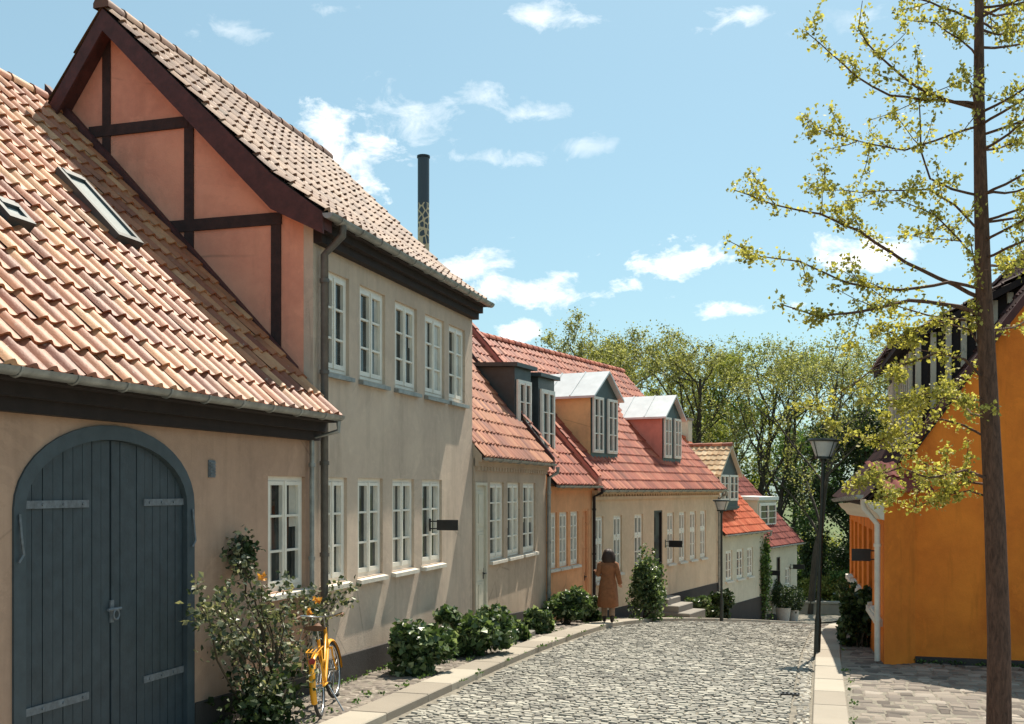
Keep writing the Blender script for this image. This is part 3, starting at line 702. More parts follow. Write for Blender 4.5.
mb = MB(); s = .05
mb.box(f3, 0, f3.L, -.02, .07, .42, .50, .5); mb.box(f3, 0, f3.L, -.02, .12, .50, .57, .5)
while s < f3.L - .1: mb.box(f3, s, s + .09, -.02, .065, .34, .42, .5); s += .19
mb.face([f3.pt(.001, -.01, .50), f3.pt(.001, .14, .50), f3.pt(.001, .14, .62), f3.pt(.001, -.01, .79)], .5); mb.build('cornice', M['greige_b'], h3)
def simple_roof(h, f, s0, s1, ev, rd, bk, mat, w=.235, c=.34, gut=True, ns=6, pre='', gcol='zinc', amp=.045):
    mb = MB(); tiles(mb, f, s0, s1, ev, rd, w, c, amp, .03, ns); tiles(mb, f, s0, s1, bk, rd, w * 2, c * 2, .045, .03, 3)
    r = mb.build('roof', M[mat], h, smooth=38)
    mb = MB(); under(mb, f, s0 + .01, s1 - .01, [(ev[0] - .02, ev[1]), rd, bk]); mb.build('roof_boards', M['dkpaint'], r)
    mb = MB(); ridge(mb, f, s0, s1, rd[0], rd[1] + .04); mb.build('ridge_tiles', M[mat], r, smooth=50)
    if gut: mb = MB(); gutter(mb, f, s0, s1, ev[0] + .07, ev[1] - .03, r=.055); mb.build('gutter', M[gcol], h, smooth=45)
    return r
r3 = simple_roof(h3, f3, .0, f3.L - .02, (.15, .60), (-2.95, 4.45), (-6.4, .5), 't3')
verge(r3, f3, f3.L - .06, f3.L + .12, [(.18, .56), (-2.95, 4.45)], .16, 'barge')
m = MB(); tiles(m, f3, f3.L - .09, f3.L + .15, (.25, .73), (-2.95, 4.62), .24, .34, .03, .03, 6); m.build('verge_tiles', M['t3'], r3, smooth=38)
downpipe(h3, f3, f3.L - .04, .08, .25, -2.95, .29, .50, .045)

# ================================================================ HOUSE 4
P4a = (X0 + .02, 23.66); P5 = at(592, 27.3)
f4 = F(P4a, P5)
h4 = thing('house', (*P4a, gz(*P4a)), 'narrow apricot house with two dark boxy dormers on its roof', 'house', 'old houses in the row along the left side of the street')
ws4 = [(f4.S(548.4), f4.S(557)), (f4.S(559.5), f4.S(568)), (f4.S(570.5), f4.S(578.6))]
z4t, z4b = f4.Z(564, 512), f4.Z(552, 568.5); d4 = (f4.S(582), f4.S(588.5)); g4 = gz(*P5)
mb = MB(); wall_front(mb, f4, 0, f4.L, -4.2, .12, [(a, b, z4b, z4t) for a, b in ws4] + [(d4[0], d4[1], g4 + .1, z4t + .05)], .1)
shell(mb, f4, 0, f4.L, 6.4, -4.2, .1, [(0, .3), (-3.4, 4.2), (-6.4, .2)]); mb.build('wall', M['apricot'], h4)
for a, b in ws4: window(h4, f4, a, b, z4b, z4t, rows=4)
door(h4, f4, *d4, g4 + .1, z4t + .05, mat='apricot')
plinth(h4, f4, 0, f4.L, .25, [(d4[0], d4[1])], mat='apricot')
mb = MB(); mb.box(f4, 0, f4.L, -.02, .07, -.04, .06, .5); mb.build('cornice', M['apricot'], h4)
r4 = simple_roof(h4, f4, .0, f4.L - .1, (.22, .11), (-3.45, 4.3), (-6.6, .1), 't5')
verge(r4, f4, f4.L - .24, f4.L + .05, [(.25, .08), (-3.45, 4.3)], .22, 'salmon')
m = MB(); tiles(m, f4, f4.L - .26, f4.L - .04, (.25, .33), (-3.45, 4.55), .22, .34, .03, .03, 6); m.build('verge_tiles', M['t5'], r4, smooth=38)
downpipe(h4, f4, f4.L - .03, .07, -.2, -3.3, .29, .03, .04, 'dkpaint')
def flat_dormer(h, f, s0, s1, o, zb, zt, zroof, wz, mat='slate', back=2.4, wm=.09, over=.12, top='slate', ntop=.09):
    mb = MB()
    mb.hexa([f.pt(s0, o, zb), f.pt(s1, o, zb), f.pt(s1, o - back, zb), f.pt(s0, o - back, zb), f.pt(s0, o, zt), f.pt(s1, o, zt), f.pt(s1, o - back, zt + .1), f.pt(s0, o - back, zt + .1)], .5)
    d = mb.build('dormer', M[mat], h)
    m = MB(); m.hexa([f.pt(s0 - over, o + over, zt), f.pt(s1 + over, o + over, zt), f.pt(s1 + over, o - back, zt + .1), f.pt(s0 - over, o - back, zt + .1),
                      f.pt(s0 - over, o + over, zt + ntop), f.pt(s1 + over, o + over, zt + ntop), f.pt(s1 + over, o - back, zt + .1 + ntop), f.pt(s0 - over, o - back, zt + .1 + ntop)], .5)
    m.build('dormer_roof', M[top], d)
    # window set on the front
    wn = window(d, f, s0 + wm, s1 - wm, *wz, rows=3, sill=False, o=o + .06)
    return d
for (ul, ur, vt, zb) in ((516, 529.5, 367, 1.0), (539.5, 553, 377, .75)):
    o = -.55; a, b = f4.S(ul, o) , f4.S(ur, o); t = f4.hit(ul, o)[1]
    flat_dormer(h4, f4, a - .08, b + .08, o, zb - .3, (HV - vt) / FPX * t, 0, (zb + .05, (HV - vt) / FPX * t - .28), wm=.08)
# ================================================================ HOUSE 5
P5b = at(718, 36.6); f5 = F(P5, P5b)
h5 = thing('house', (*P5, gz(*P5)), 'long cream house with a red roof and two gabled dormers with pale metal tops', 'house', 'old houses in the row along the left side of the street')
z5t = f5.Z(598, 516.5); z5b = f5.Z(690, 559.5)
ws5 = [(f5.S(595), f5.S(603.5), z5b - .15), (f5.S(613.5), f5.S(622), z5b), (f5.S(634.5), f5.S(643), z5b)] + [(f5.S(a), f5.S(b), z5b) for a, b in ((667.3, 674), (679.2, 685.6), (690, 696), (700.3, 706))]
d5 = (f5.S(654), f5.S(662.5)); g5 = gz(*f5.pt(d5[0], 0, 0)[:2]) + .58
mb = MB(); wall_front(mb, f5, 0, f5.L, -5.6, .02, [(a, b, c, z5t) for a, b, c in ws5] + [(d5[0], d5[1], g5, z5t + .08)], .12)
shell(mb, f5, 0, f5.L, 7.2, -5.6, .0, [(0, .15), (-3.6, 4.0), (-7.2, .1)]); mb.build('wall', M['cream'], h5)
for a, b, c in ws5: window(h5, f5, a, b, c, z5t, rows=(2, 1), bands=.62)
door(h5, f5, *d5, g5, z5t + .08, mat='dkdoor')
plinth(h5, f5, 0, f5.L, 0, [(d5[0], d5[1])], ztop=z5b - .95)
mb = MB(); mb.box(f5, 0, f5.L, -.02, .09, -.28, -.20, .5); mb.box(f5, 0, f5.L, -.02, .16, -.13, -.03, .5); s = .05
while s < f5.L - .1: mb.box(f5, s, s + .09, -.02, .06, -.20, -.13, .5); s += .2
mb.build('cornice', M['cream'], h5)
ev5 = (.24, .0); rd5 = (-3.6, 4.25)
r5 = simple_roof(h5, f5, .05, f5.L + .12, ev5, rd5, (-7.4, .0), 't5')
downpipe(h5, f5, f5.L - .08, .07, -.35, -4.3, .31, -.06, .045)
sl5 = (rd5[1] - ev5[1]) / (ev5[0] - rd5[0])
def gable_dormer(h, f, ul, ur, vb, ve, va, o, mat, front='teal', topmat='zincroof', back=2.9, tilesec=False, wcols=2, over=.13, rows=3):
    s0, t0 = f.hit(ul, o); s1, t1 = f.hit(ur, o); zb = (HV - vb) / FPX * t0; ze = (HV - ve) / FPX * t0; sm = (s0 + s1) / 2
    za = (HV - va) / FPX * (t0 + t1) / 2
    mb = MB()
    for s, k in ((s0, 0), (s1, 1)):
        mb.hexa([f.pt(s - .03, o - .02, zb), f.pt(s + .03, o - .02, zb), f.pt(s + .03, o - back, zb), f.pt(s - .03, o - back, zb),
                 f.pt(s - .03, o - .02, ze), f.pt(s + .03, o - .02, ze), f.pt(s + .03, o - back, ze), f.pt(s - .03, o - back, ze)], .5)
    d = mb.build('dormer', M[mat], h)
    m = MB(); m.face([f.pt(s0 - .03, o, zb - .1), f.pt(s1 + .03, o, zb - .1), f.pt(s1 + .03, o, ze), f.pt(sm, o, za), f.pt(s0 - .03, o, ze)], .5)
    m.face([f.pt(s0 - .03, o - .05, zb - .1), f.pt(s1 + .03, o - .05, zb - .1), f.pt(s1 + .03, o - .05, ze), f.pt(sm, o - .05, za), f.pt(s0 - .03, o - .05, ze)][::-1], .5)
    m.box(f, s0 - .06, s1 + .06, o, o + .06, zb - .04, zb + .05, .5); m.build('dormer_front', M[front], d)
    for sgn, se in ((-1, s0 - .03), (1, s1 + .03)):
        q = over; dzz = (za - ze) / (sm - s0 + .03) * q; m = MB()
        sE = se + sgn * q; a = [(sE, ze - dzz), (sm, za)]
        m.hexa([f.pt(a[0][0], o + .16, a[0][1]), f.pt(a[1][0], o + .16, a[1][1]), f.pt(a[1][0], o - back, a[1][1]), f.pt(a[0][0], o - back, a[0][1]),
                f.pt(a[0][0], o + .16, a[0][1] + .06), f.pt(a[1][0], o + .16, a[1][1] + .06), f.pt(a[1][0], o - back, a[1][1] + .06), f.pt(a[0][0], o - back, a[0][1] + .06)], .5)
        if not tilesec:
            for k in range(1, 4):
                oo = o + .16 - k * .72; m.hexa([f.pt(a[0][0], oo, a[0][1] + .06), f.pt(a[1][0], oo, a[1][1] + .06), f.pt(a[1][0], oo - .03, a[1][1] + .06), f.pt(a[0][0], oo - .03, a[0][1] + .06),
                    f.pt(a[0][0], oo, a[0][1] + .09), f.pt(a[1][0], oo, a[1][1] + .09), f.pt(a[1][0], oo - .03, a[1][1] + .09), f.pt(a[0][0], oo - .03, a[0][1] + .09)], .5)
            m.build('dormer_roof', M[topmat], d)
        else:
            m.build('dormer_roof', M['creamw'], d)
            # cross frame whose length runs back from the street
            A = f.pt(se, o + .16, 0); Bk = f.pt(se, o - back, 0)
            fx = F(A[:2], Bk[:2]) if sgn > 0 else F(Bk[:2], A[:2])
            w = abs(sm - se); m = MB(); tiles(m, fx, .0, fx.L, (q, ze - dzz + .07), (-w, za + .07), .22, .26, .04, .03, 6); m.build('dormer_tiles', M[topmat], d, smooth=38)
    if tilesec:
        fx = F(f.pt(sm, o + .16, 0)[:2], f.pt(sm, o - back, 0)[:2]); m = MB(); ridge(m, fx, 0, fx.L, 0, za + .1, .10); m.build('dormer_ridge', M['t3'], d, smooth=50)
    n = wcols; W = (s1 - s0); wz0, wz1 = zb + .26, min(ze - .04, zb + .3 + 1.5)
    for k in range(n):
        gp_ = .30 if not tilesec else .1; ww = (W - .10 - gp_ * (n - 1)) / n; a = s0 + .03 + (ww + gp_) * k; b = a + ww
        window(d, f, a, b, wz0, wz1, rows=rows, sill=False, o=o + .06, fr=.04, lf=.035)
    return d
gable_dormer(h5, f5, 591.5, 617, 462, 394.5, 373.5, -.5, 'ochre')
gable_dormer(h5, f5, 663, 680.5, 466, 415.5, 397, -.5, 'salmon')
s_ = f5.S(669, .12); sign(f5, s_, f5.Z(670, 543.5, .1), .42, .2, 'small dark sign on the cream house just right of its dark doorway')
# steps at the door of house 5
r = thing('stone_steps', f5.pt((d5[0] + d5[1]) / 2, .6, gz(*f5.pt(d5[0], .6, 0)[:2])), 'three worn grey stone steps rising to the dark door of the cream house', 'steps')
gs = gz(*f5.pt(d5[0], .7, 0)[:2])
for k, (oo, hh) in enumerate(((1.22, .19), (.86, .38), (.5, .56))):
    m = MB(); m.bevbox(f5, d5[0] - .35 + .08 * k, d5[1] + .35 - .08 * k, oo, .03, gs - .2, gs + hh, .02, t=.3 + .2 * k); m.build('step', M['stone'], r)
r = thing('stone_steps', f3.pt(.5, .4, g3), 'low brown stone doorstep before the cream panelled door of the grey beige house', 'steps')
for k, (oo, hh) in enumerate(((.78, .09), (.42, .20))):
    m = MB(); m.bevbox(f3, .05, 1.35, oo, .03, g3 - .25, g3 + hh, .015, t=.1 + .2 * k); m.build('step', M['stone'], r)

# ================================================================ HOUSES 6, 7
P6, P6b = at(720, 38.2), at(764, 42.6); f6 = F(P6, P6b); e6 = f6.Z(722, 534)
h6 = thing('house', (*P6, gz(*P6)), 'small pale house down the hill with bright red roof and straw coloured tiled dormer', 'house', 'old houses in the row along the left side of the street')
ws6 = [(f6.S(a), f6.S(b)) for a, b in ((725.8, 732.3), (736.8, 743.4), (747.4, 753))]; zt6, zb6 = f6.Z(729, 550.5), f6.Z(729, 580.5)
d6 = (f6.S(716), f6.S(721.6)); d6 = (max(.05, d6[0]), d6[1] + .1); g6 = gz(*P6) + .1
mb = MB(); wall_front(mb, f6, 0, f6.L, -7, e6 - .02, [(a, b, zb6, zt6) for a, b in ws6] + [(d6[0], d6[1], g6, zt6)], .1)
shell(mb, f6, 0, f6.L, 6.6, -7, e6, [(0, e6 + .12), (-3.3, e6 + 3.4), (-6.6, e6)]); mb.build('wall', M['pale'], h6)
for a, b in ws6: window(h6, f6, a, b, zb6, zt6, rows=3)
door(h6, f6, *d6, g6, zt6, mat='dkdoor'); plinth(h6, f6, d6[1], f6.L, 0, ztop=f6.Z(750, 599))
mb = MB(); mb.box(f6, 0, f6.L, -.02, .1, e6 - .16, e6 - .04, .5); mb.build('cornice', M['pale'], h6)
r6 = simple_roof(h6, f6, -.1, f6.L + .1, (.22, e6), (-3.3, e6 + 3.75), (-6.8, e6 - .1), 't6')
s6c = f6.S(685, -3.3); m = MB(); m.box(f6, s6c - .15, s6c + .3, -3.6, -3.1, e6 + 3.0, 2.85, .5); ch = m.build('chimney', M['pale'], r6)
m = MB(); m.box(f6, s6c - .2, s6c + .35, -3.65, -3.05, 2.851, 2.95, .5); m.build('chimney_cap', M['stone'], ch)
gable_dormer(h6, f6, 718.5, 737.5, 508, 473.5, 447, -.35, 'pale', 'slate', 't6p', back=4.2, tilesec=True)
downpipe(h6, f6, f6.L - .03, .07, e6 - .3, -5.6, .29, e6 - .1, .04)
P7, P7b = at(764.5, 42.9), at(797, 46.6); f7 = F(P7, P7b); e7 = f7.Z(768, 546)
h7 = thing('house', (*P7, gz(*P7)), 'last small pale house of the row with dark red roof and flat dormer', 'house', 'old houses in the row along the left side of the street')
d7 = (f7.S(776.5), f7.S(780.3)); w7 = (f7.S(785.5), f7.S(790.5)); g7 = gz(*P7)
zt7, zb7 = f7.Z(778, 557), f7.Z(788, 586)
mb = MB(); wall_front(mb, f7, 0, f7.L, -7.5, e7 - .02, [(d7[0], d7[1], g7, zt7), (w7[0], w7[1], zb7, zt7 - .5)], .1)
shell(mb, f7, 0, f7.L, 6.6, -7.5, e7, [(0, e7 + .1), (-3.3, e7 + 3.3), (-6.6, e7)]); mb.build('wall', M['pale'], h7)
door(h7, f7, *d7, g7, zt7, mat='dkdoor'); window(h7, f7, *w7, zb7, zt7 - .5, rows=2)
plinth(h7, f7, 0, f7.L, .3, [d7])
r7 = simple_roof(h7, f7, .0, f7.L + .15, (.22, e7), (-3.4, e7 + 3.9), (-6.8, e7 - .1), 't7')
o7 = -.55; sA, sB = f7.S(757.5, o7), f7.S(776, o7); zt_ = f7.Z(770, 500.5)
flat_dormer(h7, f7, max(-.6, sA), sB, o7, e7 + .4, zt_, 0, (e7 + .75, zt_ - .12), 'pale', 2.6, .14, .1, 'zincroof', .14)
sign(f7, f7.S(770, .12), f7.Z(770, 572), .42, .2, 'small dark sign at the vine covered corner of the last house')
sign(f7, f7.S(793, .12), f7.Z(793, 566), .5, .2, 'small dark sign at the far end of the last house of the row')

# ================================================================ ORANGE HOUSE ON THE RIGHT
C = (.93, 17.3); Cf = (.66, 27.0); S2 = (1.42, 17.77); S3 = (7.6, 17.77)
fo = F(Cf, C); fc = F(C, S2); fgab = F(S2, S3); Lo = fo.L; gO = gz(*C)
ho = thing('house', (*C, gO), 'deep orange house on the right with a blank gable behind the street tree', 'house')
ez0, ez1 = -.27, -.12     # eave falls slightly to the far end
wins = [(Lo - 1.0 - k * 1.42 - .86, Lo - 1.0 - k * 1.42) for k in range(6)]
mb = MB(); wall_front(mb, fo, 0, Lo, -4.2, (ez0 - .1, ez1 - .1), [(a, b, -1.98, -.72) for a, b in wins], .14)
mb.face([fc.pt(0, 0, -4), fc.pt(fc.L, 0, -4), fc.pt(fc.L, 0, .85), fc.pt(.0, 0, ez1 + .05)], .5)
apo = 2.9; zap = .755 + 1.36 * apo
mb.face([fgab.pt(0, 0, -4), fgab.pt(fgab.L, 0, -4), fgab.pt(fgab.L, 0, -.2), fgab.pt(apo, 0, zap), fgab.pt(0, 0, .755)], .5)
mb.face([(7.6, 17.77, -4), (7.3, 27, -4), (7.3, 27, -.2), (7.6, 17.77, -.2)], .5)
mb.face([(7.3, 27, -4), (Cf[0], 27, -4), (Cf[0], 27, ez0), (4.1, 27, zap), (7.3, 27, -.2)], .5)
mb.build('wall', M['orange'], ho)
for a, b in wins: window(ho, fo, a, b, -1.98, -.72, rows=3, mat='brownwin', o=-.07)
mb = MB(); mb.box(fo, 0, Lo - .25, -.02, .10, -2.16, -2.06, .5)
mb.build('sill_band', M['sill'], ho)
mb = MB(); prof = [(0, -.52), (.05, -.50), (.10, -.42), (.20, -.34), (.26, -.24), (.0, -.24)]
vs = []; fs = []
for s, dz in ((-.1, ez0 - ez1 - .02), (Lo + .02, -.02)):
    for o, z in prof: vs.append(fo.pt(s, o, z + dz + .06))
for k in range(6): fs.append((k, (k + 1) % 6, 6 + (k + 1) % 6, 6 + k))
fs += [tuple(range(6)), tuple(range(11, 5, -1))]; mb.add(vs, fs, .5); mb.build('cornice', M['creamw'], ho)
plinth(ho, fgab, 0, fgab.L, .10); 
def oroof():
    # street slope: warped to follow the slightly falling eave
    fo2 = F((Cf[0] - .02, Cf[1] + .2), (C[0] + .02, C[1] + .35)); mb = MB()
    tiles(mb, fo2, 0, fo2.L, (.32, -.2), (-.45, .62), .235, .34, .045, .03, 6); tiles(mb, fo2, 0, fo2.L, (-.45, .62), (-3.35, zap + .1), .235, .34, .045, .03, 6)
    tiles(mb, fo2, 0, fo2.L, (-7.0, -.2), (-3.35, zap + .1), .47, .68, .045, .03, 4)
    r = mb.build('roof', M['t8'], ho, smooth=38)
    mb = MB(); under(mb, fo2, .02, fo2.L - .02, [(.3, -.2), (-.45, .62), (-3.35, zap + .1), (-7, -.2)]); mb.build('roof_boards', M['dkpaint'], r)
    mb = MB(); ridge(mb, fo2, 0, fo2.L, -3.35, zap + .16); mb.build('ridge_tiles', M['t8'], r, smooth=50)
    # sloping verge moulding at the gable
    mb = MB()
    for a, b in (((-.12, .55), (apo, zap - .05)), ((apo, zap - .05), (fgab.L, -.3))):
        mb.hexa([fgab.pt(a[0], .0, a[1] - .02), fgab.pt(b[0], .0, b[1] - .02), fgab.pt(b[0], .1, b[1] - .02), fgab.pt(a[0], .1, a[1] - .02),
                 fgab.pt(a[0], .0, a[1] + .16), fgab.pt(b[0], .0, b[1] + .16), fgab.pt(b[0], .1, b[1] + .16), fgab.pt(a[0], .1, a[1] + .16)], .5)
    mb.build('verge', M['barge'], ho)
    return r
ro = oroof()
mb = MB(); gutter(mb, fo, -.1, Lo + .05, .36, ez0 + .03, ez1 + .03, r=.06); mb.build('gutter', M['zinc'], ho, smooth=45)
mb = MB(); tiles(mb, fc, -.25, fc.L + .1, (.24, -.03), (-.16, .40), .235, .34, .045, .03, 6); mb.build('corner_tiles', M['t7'], ro, smooth=38)
downpipe(ho, fo, Lo - .1, .09, -.55, gO + .03, .30, -.16, .045, 'sill')
# timber framed dormer on the street slope
def odormer():
    a, b = Lo - 6.3, Lo - 1.9; o = -.62; z0, z1 = .5, 2.35
    mb = MB(); q_ = lambda oo: z1 + 1.5 * (o + .3 - oo) / 2.9
    mb.hexa([fo.pt(a, o, z0), fo.pt(b, o, z0), fo.pt(b, o - 2.5, z0 + 2.5), fo.pt(a, o - 2.5, z0 + 2.5), fo.pt(a, o, q_(o) - .01), fo.pt(b, o, q_(o) - .01), fo.pt(b, o - 2.5, q_(o - 2.5) - .01), fo.pt(a, o - 2.5, q_(o - 2.5) - .01)], .5); d = mb.build('dormer', M['dkpaint'], ho)
    m = MB(); m.box(fo, a - .05, a + 1.2, o, o + .03, z0, z1 - .2, .5); m.build('dormer_panel', M['pale'], d)
    n = 10
    for k in range(n):
        s = a + 1.35 + (b - a - 1.45) * k / (n - 1)
        m = MB(); m.box(fo, s - .045, s + .045, o, o + .06, z0, z1, .5); m.build('dormer_post', M['pale'], d)
    for k in range(7):
        oo = o - .08 - .24 * k; zm = .66 + 1.44 * (-.45 - oo)
        m = MB(); m.box(fo, b - .02, b + .06, oo - .045, oo + .045, zm, q_(oo) - .02, .5); m.build('dormer_post', M['pale'], d)
    m = MB()
    m.hexa([fo.pt(a - .2, o + .3, z1), fo.pt(b + .2, o + .3, z1), fo.pt(b + .2, o - 2.6, z1 + 1.5), fo.pt(a - .2, o - 2.6, z1 + 1.5),
            fo.pt(a - .2, o + .3, z1 + .12), fo.pt(b + .2, o + .3, z1 + .12), fo.pt(b + .2, o - 2.6, z1 + 1.62), fo.pt(a - .2, o - 2.6, z1 + 1.62)], .5)
    dr = m.build('dormer_roof', M['dkpaint'], d)
    m = MB(); tiles(m, fo, a - .22, b + .22, (o + .34, z1 + .12), (o - 2.6, z1 + 1.66), .235, .34, .045, .03, 6); m.build('dormer_tiles', M['t8'], d, smooth=38)
odormer()
sign(fo, fo.S(872, .1), fo.Z(867, 551, .1), .30, .2, 'small dark sign hanging from the street wall of the orange house')

# ================================================================ FLUE BEHIND THE ROOFS
px, py = at(423.5, 30); gzz = gz(px, py)
mb = MB(); w = .155; ztp = (HV - 158) / FPX * 30
for k in range(12):
    a = gzz - .3 + (ztp - gzz + .3) * k / 12; b = gzz - .3 + (ztp - gzz + .3) * (k + 1) / 12; mb.box(F((px, py), (px + 1, py)), -w, w, -w, w, a, b, .5) if k < 0 else None
mb.tube([(px, py, gzz - .3), (px, py, ztp)], .165, 20); fl = mb.build('flue', M['flue'], origin=(px, py, gzz), smooth=50)
tag(fl, 'tall dark flue pipe with a cream cell pattern rising behind the tiled roofs', 'flue pipe')
mb = MB(); mb.tube([(px, py, ztp + .002), (px, py, ztp + .06)], .185, 20); c_ = mb.build('flue_cap', M['black'], fl); 

# ================================================================ STREET LAMPS
def lamp(x, y, zt, label, lean=0.):
    g = gz(x, y); r = thing('street_lamp', (x, y, g), label, 'street lamp', 'street lamps on slim dark posts'); H = zt - g
    mb = MB(); mb.lathe((x, y, g), [(.055, -.2), (.055, .55), (.045, .6), (.036, .65), (.03, H - .42), (.05, H - .40), (.05, H - .34)], 12); mb.build('post', M['lampgreen'], r, smooth=40)
    mb = MB(); mb.lathe((x, y, zt), [(.13, -.31), (.225, -.06)], 20); mb.build('lamp_glass', M['lampglass'], r, smooth=40)
    mb = MB(); mb.lathe((x, y, zt), [(.245, -.06), (.265, -.035), (.25, -.01), (.05, .0)], 20); mb.lathe((x, y, zt), [(.14, -.35), (.14, -.311)], 16)
    for k in range(4):
        w = math.pi * (k / 2 + .25); mb.tube([(x + .13 * math.cos(w), y + .13 * math.sin(w), zt - .32), (x + .23 * math.cos(w), y + .23 * math.sin(w), zt - .06)], .008, 5)
    mb.build('lamp_cap', M['lampgreen'], r, smooth=40)
    r.rotation_euler = (0, lean, 0)
lx, ly = at(817, 17.9); lamp(lx, ly, .86, 'near dark street lamp standing on the right hand kerb by the orange house', R(1.8))
lx, ly = at(721.5, 31.5); lamp(lx, ly, -.31, 'far dark street lamp standing before the cream house corner on the left', 0)

# ================================================================ LOW WALL AT THE PARK
fw = F(at(800, 51.5), at(905, 50.5)); r = thing('garden_wall', (*at(850, 51), gz(*at(850, 51))), 'low grey stone garden wall where the street meets the park', 'garden wall')
gw = gz(*at(850, 51)); m = MB(); m.bevbox(fw, 0, fw.L, 0, -.35, gw - .4, gw + .42, .02); m.build('wall_body', M['stone'], r)
m = MB(); m.bevbox(fw, -.05, fw.L + .05, .05, -.4, gw + .422, gw + .52, .02); m.build('coping', M['stone'], r)
# drain grates let into the setts
for (u, t, w_, lb) in ((790, 13.6, .24, 'small slotted drain grate in the road near the right kerb'),):
    x, y = at(u, t); r = thing('drain_grate', (x, y, gz(x, y)), lb, 'drain grate'); m = MB(); fq = F((x - w_ / 2, y), (x + w_ / 2, y)); zq = gz(x, y) - .035
    m.box(fq, 0, w_, -.06, -.045, zq - .02, zq); m.box(fq, 0, w_, .045, .06, zq - .02, zq)
    k = 0.
    while k < w_: m.box(fq, k, k + .02, -.045, .045, zq - .02, zq - .001); k += .05
    m.build('grate', M['black'], r)
# pots
for (u, t, sc, label, ball) in ((770.5, 44.2, 1., 'pale tall planter with a leggy plant beside the corner of the last house', 0), (783, 43.5, 1.15, 'pale planter with a clipped dark ball bush before the last house', 1), (793, 45, .95, 'rightmost planter with a loose dark shrub before the last house', 2)):
    x, y = at(u, t); g = gz(x, y); r = thing('planter', (x, y, g), label, 'planter', 'planters before the last house')
    m = MB(); m.lathe((x, y, g), [(.20 * sc, -.05), (.27 * sc, .45 * sc), (.29 * sc, .5 * sc), (.25 * sc, .5 * sc), (.22 * sc, .42 * sc)], 14); m.build('pot', M['pot'], r, smooth=40)
    g2 = np.random.default_rng(int(u)); C_ = g2.normal(size=(1400, 3)); C_ /= np.linalg.norm(C_, axis=1)[:, None]; rr = (.55 + .45 * g2.random(1400)) * (.55 if ball == 1 else .5)
    C_ = C_ * rr[:, None] * np.array([1, 1, 1 if ball == 1 else 1.25]); C_[:, 2] += .5 * sc + (.42 if ball else .75)
    m = MB(); m.leaves(C_ + np.array([x, y, g]), .09, g2); m.tube([(x, y, g + .3), (x, y, g + 1.1)], .02, 5); m.build('bush', M['leafD'], r)
# ================================================================ TREES
def unit(v): return v / (np.linalg.norm(v) + 1e-9)
def grow(rng, base, h, r0, lean=(0, 0), nl=9, spread=.55, depth=3, start=.3, upb=.55):
    """tapered trunk with recursive limbs; returns tubes and twig points"""
    tubes = []; tips = []
    def limb(p, d, ln, r, lv):
        n = 5 if lv else 8; pts = [p.copy()]; rad = [r]
        for k in range(n):
            d = unit(d + rng.normal(size=3) * (.10 if lv == 0 else .2) + np.array([0, 0, .06 * lv])); p = p + d * ln / n
            pts.append(p.copy()); rad.append(r * (1 - .75 * (k + 1) / n))
        tubes.append((pts, rad, 7 if lv == 0 else (5 if lv == 1 else 3)))
        if lv >= 2: tips.extend(pts[1:])
        if lv < depth:
            m = nl if lv == 0 else (5 if lv == 1 else 3)
            for k in range(m):
                f = (start + (1 - start) * (k + rng.random() * .8) / m) if lv == 0 else (.25 + .75 * (k + rng.random()) / m)
                i = min(int(f * n), n - 1); q = pts[i] + (pts[i + 1] - pts[i]) * (f * n - i)
                ang = rng.random() * 2 * math.pi; side = np.array([math.cos(ang), math.sin(ang), 0])
                dd = unit(side * spread + d * .35 + np.array([0, 0, upb]) * rng.uniform(.5, 1.3))
                limb(q, dd, ln * rng.uniform(.38, .6) * ((.55 + .5 * math.sin(math.pi * min(1, f * .8))) if lv == 0 else .8), rad[i] * .5, lv + 1)
    limb(np.array(base, float), unit(np.array([lean[0], lean[1], 1.])), h, r0, 0)
    return tubes, np.array(tips)
def tree(x, y, h, seed, label, leafmat, nleaf=14000, size=.2, r0=.2, lean=(0, 0), spread=.6, clump=.55, start=.3, nl=11, upb=.6, bark='bark2', group='trees of the park beyond the houses', cat='tree'):
    rng = np.random.default_rng(seed); g = gz(x, y) - .15
    tubes, tips = grow(rng, (x, y, g), h * .86, r0, lean, nl, spread, 3, start, upb)
    zc = g + h * .80
    def squash(p): return np.array([p[0], p[1], p[2] if p[2] < zc else zc + (p[2] - zc) * .42 * 1.0])
    tubes = [([squash(q) for q in pts], rad, n) for pts, rad, n in tubes]; tips = np.array([squash(q) for q in tips])
    r = thing('tree', (x, y, g + .1), label, cat, group)
    m = MB()
    for pts, rad, n in tubes:
        if rad[0] > .006: m.tube(pts, [max(q, .008) for q in rad], n, cap=False)
    m.build('trunk', M[bark], r, smooth=60)
    wgt = rng.random(len(tips)) ** 2 * (.35 + .65 * np.clip((tips[:, 2] - g) / h, 0, 1) ** .7); wgt /= wgt.sum()
    c = tips[rng.choice(len(tips), nleaf, p=wgt)] + rng.normal(size=(nleaf, 3)) * clump * .5 * rng.random((nleaf, 1))
    m = MB(); m.leaves(c, size, rng); m.build('crown', M[leafmat], r); return r
